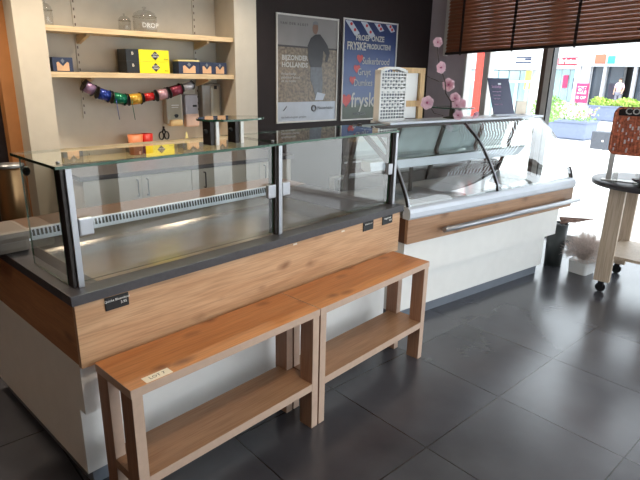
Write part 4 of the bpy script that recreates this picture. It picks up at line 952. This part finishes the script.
for k in range(900):
    th, ph = rnd.uniform(0, 2*PI), rnd.uniform(-0.5*PI, 0.5*PI); r = 0.30*rnd.random()**0.4
    c = Vector((r*math.cos(th)*math.cos(ph), 1.1*r*math.sin(th)*math.cos(ph), 1.08+0.8*r*math.sin(ph))); s = rnd.uniform(0.02, 0.045)
    n = Vector((rnd.uniform(-1, 1), rnd.uniform(-1, 1), rnd.uniform(0, 1))).normalized(); a = n.orthogonal().normalized(); b = n.cross(a)
    mb._f([mb.bm.verts.new(c+a*s), mb.bm.verts.new(c+b*s*0.5), mb.bm.verts.new(c-a*s), mb.bm.verts.new(c-b*s*0.5)], 0)
o = mb.build('leaves', 'leaf', t, fix=False); o['kind'] = 'stuff'
mb = MB(); mb.tube([(0, 0, 0.5), (0.02, 0.02, 0.8), (0, 0, 1.05)], 0.015, 7); mb.lathe([(0, 0), (0.16, 0), (0.22, 0.55), (0.19, 0.55), (0.17, 0.50), (0, 0.50)]); mb.build('pot', 'white', t)
# grey service box with white mark, low on the pavement
t = ext('service_box', 'low grey metal service box with a white mark on the pavement', 'box', 9.0, 1.78)
mb = MB(); mb.box(0, 0.25, -0.22, 0.18, 0.50, 0.79, 0, 0.015); mb.build('housing', 'service_grey', t)
mb = MB(); mb.box(0.11, 0.14, -0.02, 0.01, 0.0, 0.50); mb.build('post', 'pave', t)
mb = MB(); mb.box(-0.004, 0.002, -0.03, 0.0, 0.63, 0.66); mb.build('white_mark', 'white', t)
# passer-by in the doorway
M['skin'] = mat('skin', (206, 160, 136), 0.6); M['shirt'] = mat('pale_pink_shirt', (208, 176, 190), 0.7); M['trouser'] = mat('grey_trousers', (120, 122, 134), 0.7); M['hair'] = mat('dark_hair', (60, 48, 42), 0.7)
t = ext('person', 'person in pale pink shirt and grey trousers standing in the store doorway', 'person', 35.2, 11.05)
def skin(name, verts, edges, rad, material, parent, sub=2):
    me = bpy.data.meshes.new(name); me.from_pydata(verts, edges, []); o = bpy.data.objects.new(name, me); C.objects.link(o)
    o.modifiers.new('skin', 'SKIN')
    for i, r in enumerate(rad): me.skin_vertices[0].data[i].radius = (r, r)
    me.skin_vertices[0].data[0].use_root = True
    s = o.modifiers.new('sub', 'SUBSURF'); s.levels = 1; s.render_levels = sub
    me.materials.append(M[material]); o.parent = parent; return o
V_ = [(0, 0, 0.93), (0, 0, 1.12), (0, 0, 1.32), (0, 0, 1.43), (0, 0, 1.50), (0, 0, 1.60), (0, 0, 1.70),
      (0, 0.10, 0.88), (-0.02, 0.11, 0.50), (0, 0.11, 0.09), (-0.12, 0.12, 0.04), (0, -0.10, 0.88), (0.02, -0.11, 0.50), (0.02, -0.11, 0.09), (-0.10, -0.12, 0.04),
      (0, 0.19, 1.38), (0.02, 0.25, 1.12), (-0.08, 0.24, 0.88), (-0.10, 0.23, 0.78), (0, -0.19, 1.38), (0.02, -0.25, 1.12), (-0.10, -0.22, 0.92), (-0.14, -0.20, 0.83)]
E_ = [(0, 1), (1, 2), (2, 3), (3, 4), (4, 5), (5, 6), (0, 7), (7, 8), (8, 9), (9, 10), (0, 11), (11, 12), (12, 13), (13, 14), (3, 15), (15, 16), (16, 17), (17, 18), (3, 19), (19, 20), (20, 21), (21, 22)]
R_ = [0.14, 0.13, 0.15, 0.10, 0.055, 0.095, 0.08, 0.09, 0.062, 0.045, 0.035, 0.09, 0.062, 0.045, 0.035, 0.06, 0.045, 0.035, 0.035, 0.06, 0.045, 0.035, 0.035]
skin('body', V_, E_, R_, 'skin', t)
skin('shirt', [(0, 0, 0.92), (0, 0, 1.12), (0, 0, 1.32), (0, 0, 1.42), (0, 0.19, 1.385), (0.02, 0.245, 1.15), (0, -0.19, 1.385), (0.02, -0.245, 1.15)], [(0, 1), (1, 2), (2, 3), (3, 4), (4, 5), (3, 6), (6, 7)], [0.155, 0.15, 0.17, 0.115, 0.075, 0.06, 0.075, 0.06], 'shirt', t)
skin('trousers', [(0, 0, 0.93), (0, 0.10, 0.86), (-0.02, 0.11, 0.5), (0, 0.11, 0.12), (0, -0.10, 0.86), (0.02, -0.11, 0.5), (0.02, -0.11, 0.12)], [(0, 1), (1, 2), (2, 3), (0, 4), (4, 5), (5, 6)], [0.15, 0.105, 0.08, 0.062, 0.105, 0.08, 0.062], 'trouser', t)
mb = MB(); mb.sphere((0.02, 0, 1.675), 0.105, 0, 2, (1, 0.9, 0.85)); mb.build('hair', 'hair', t)
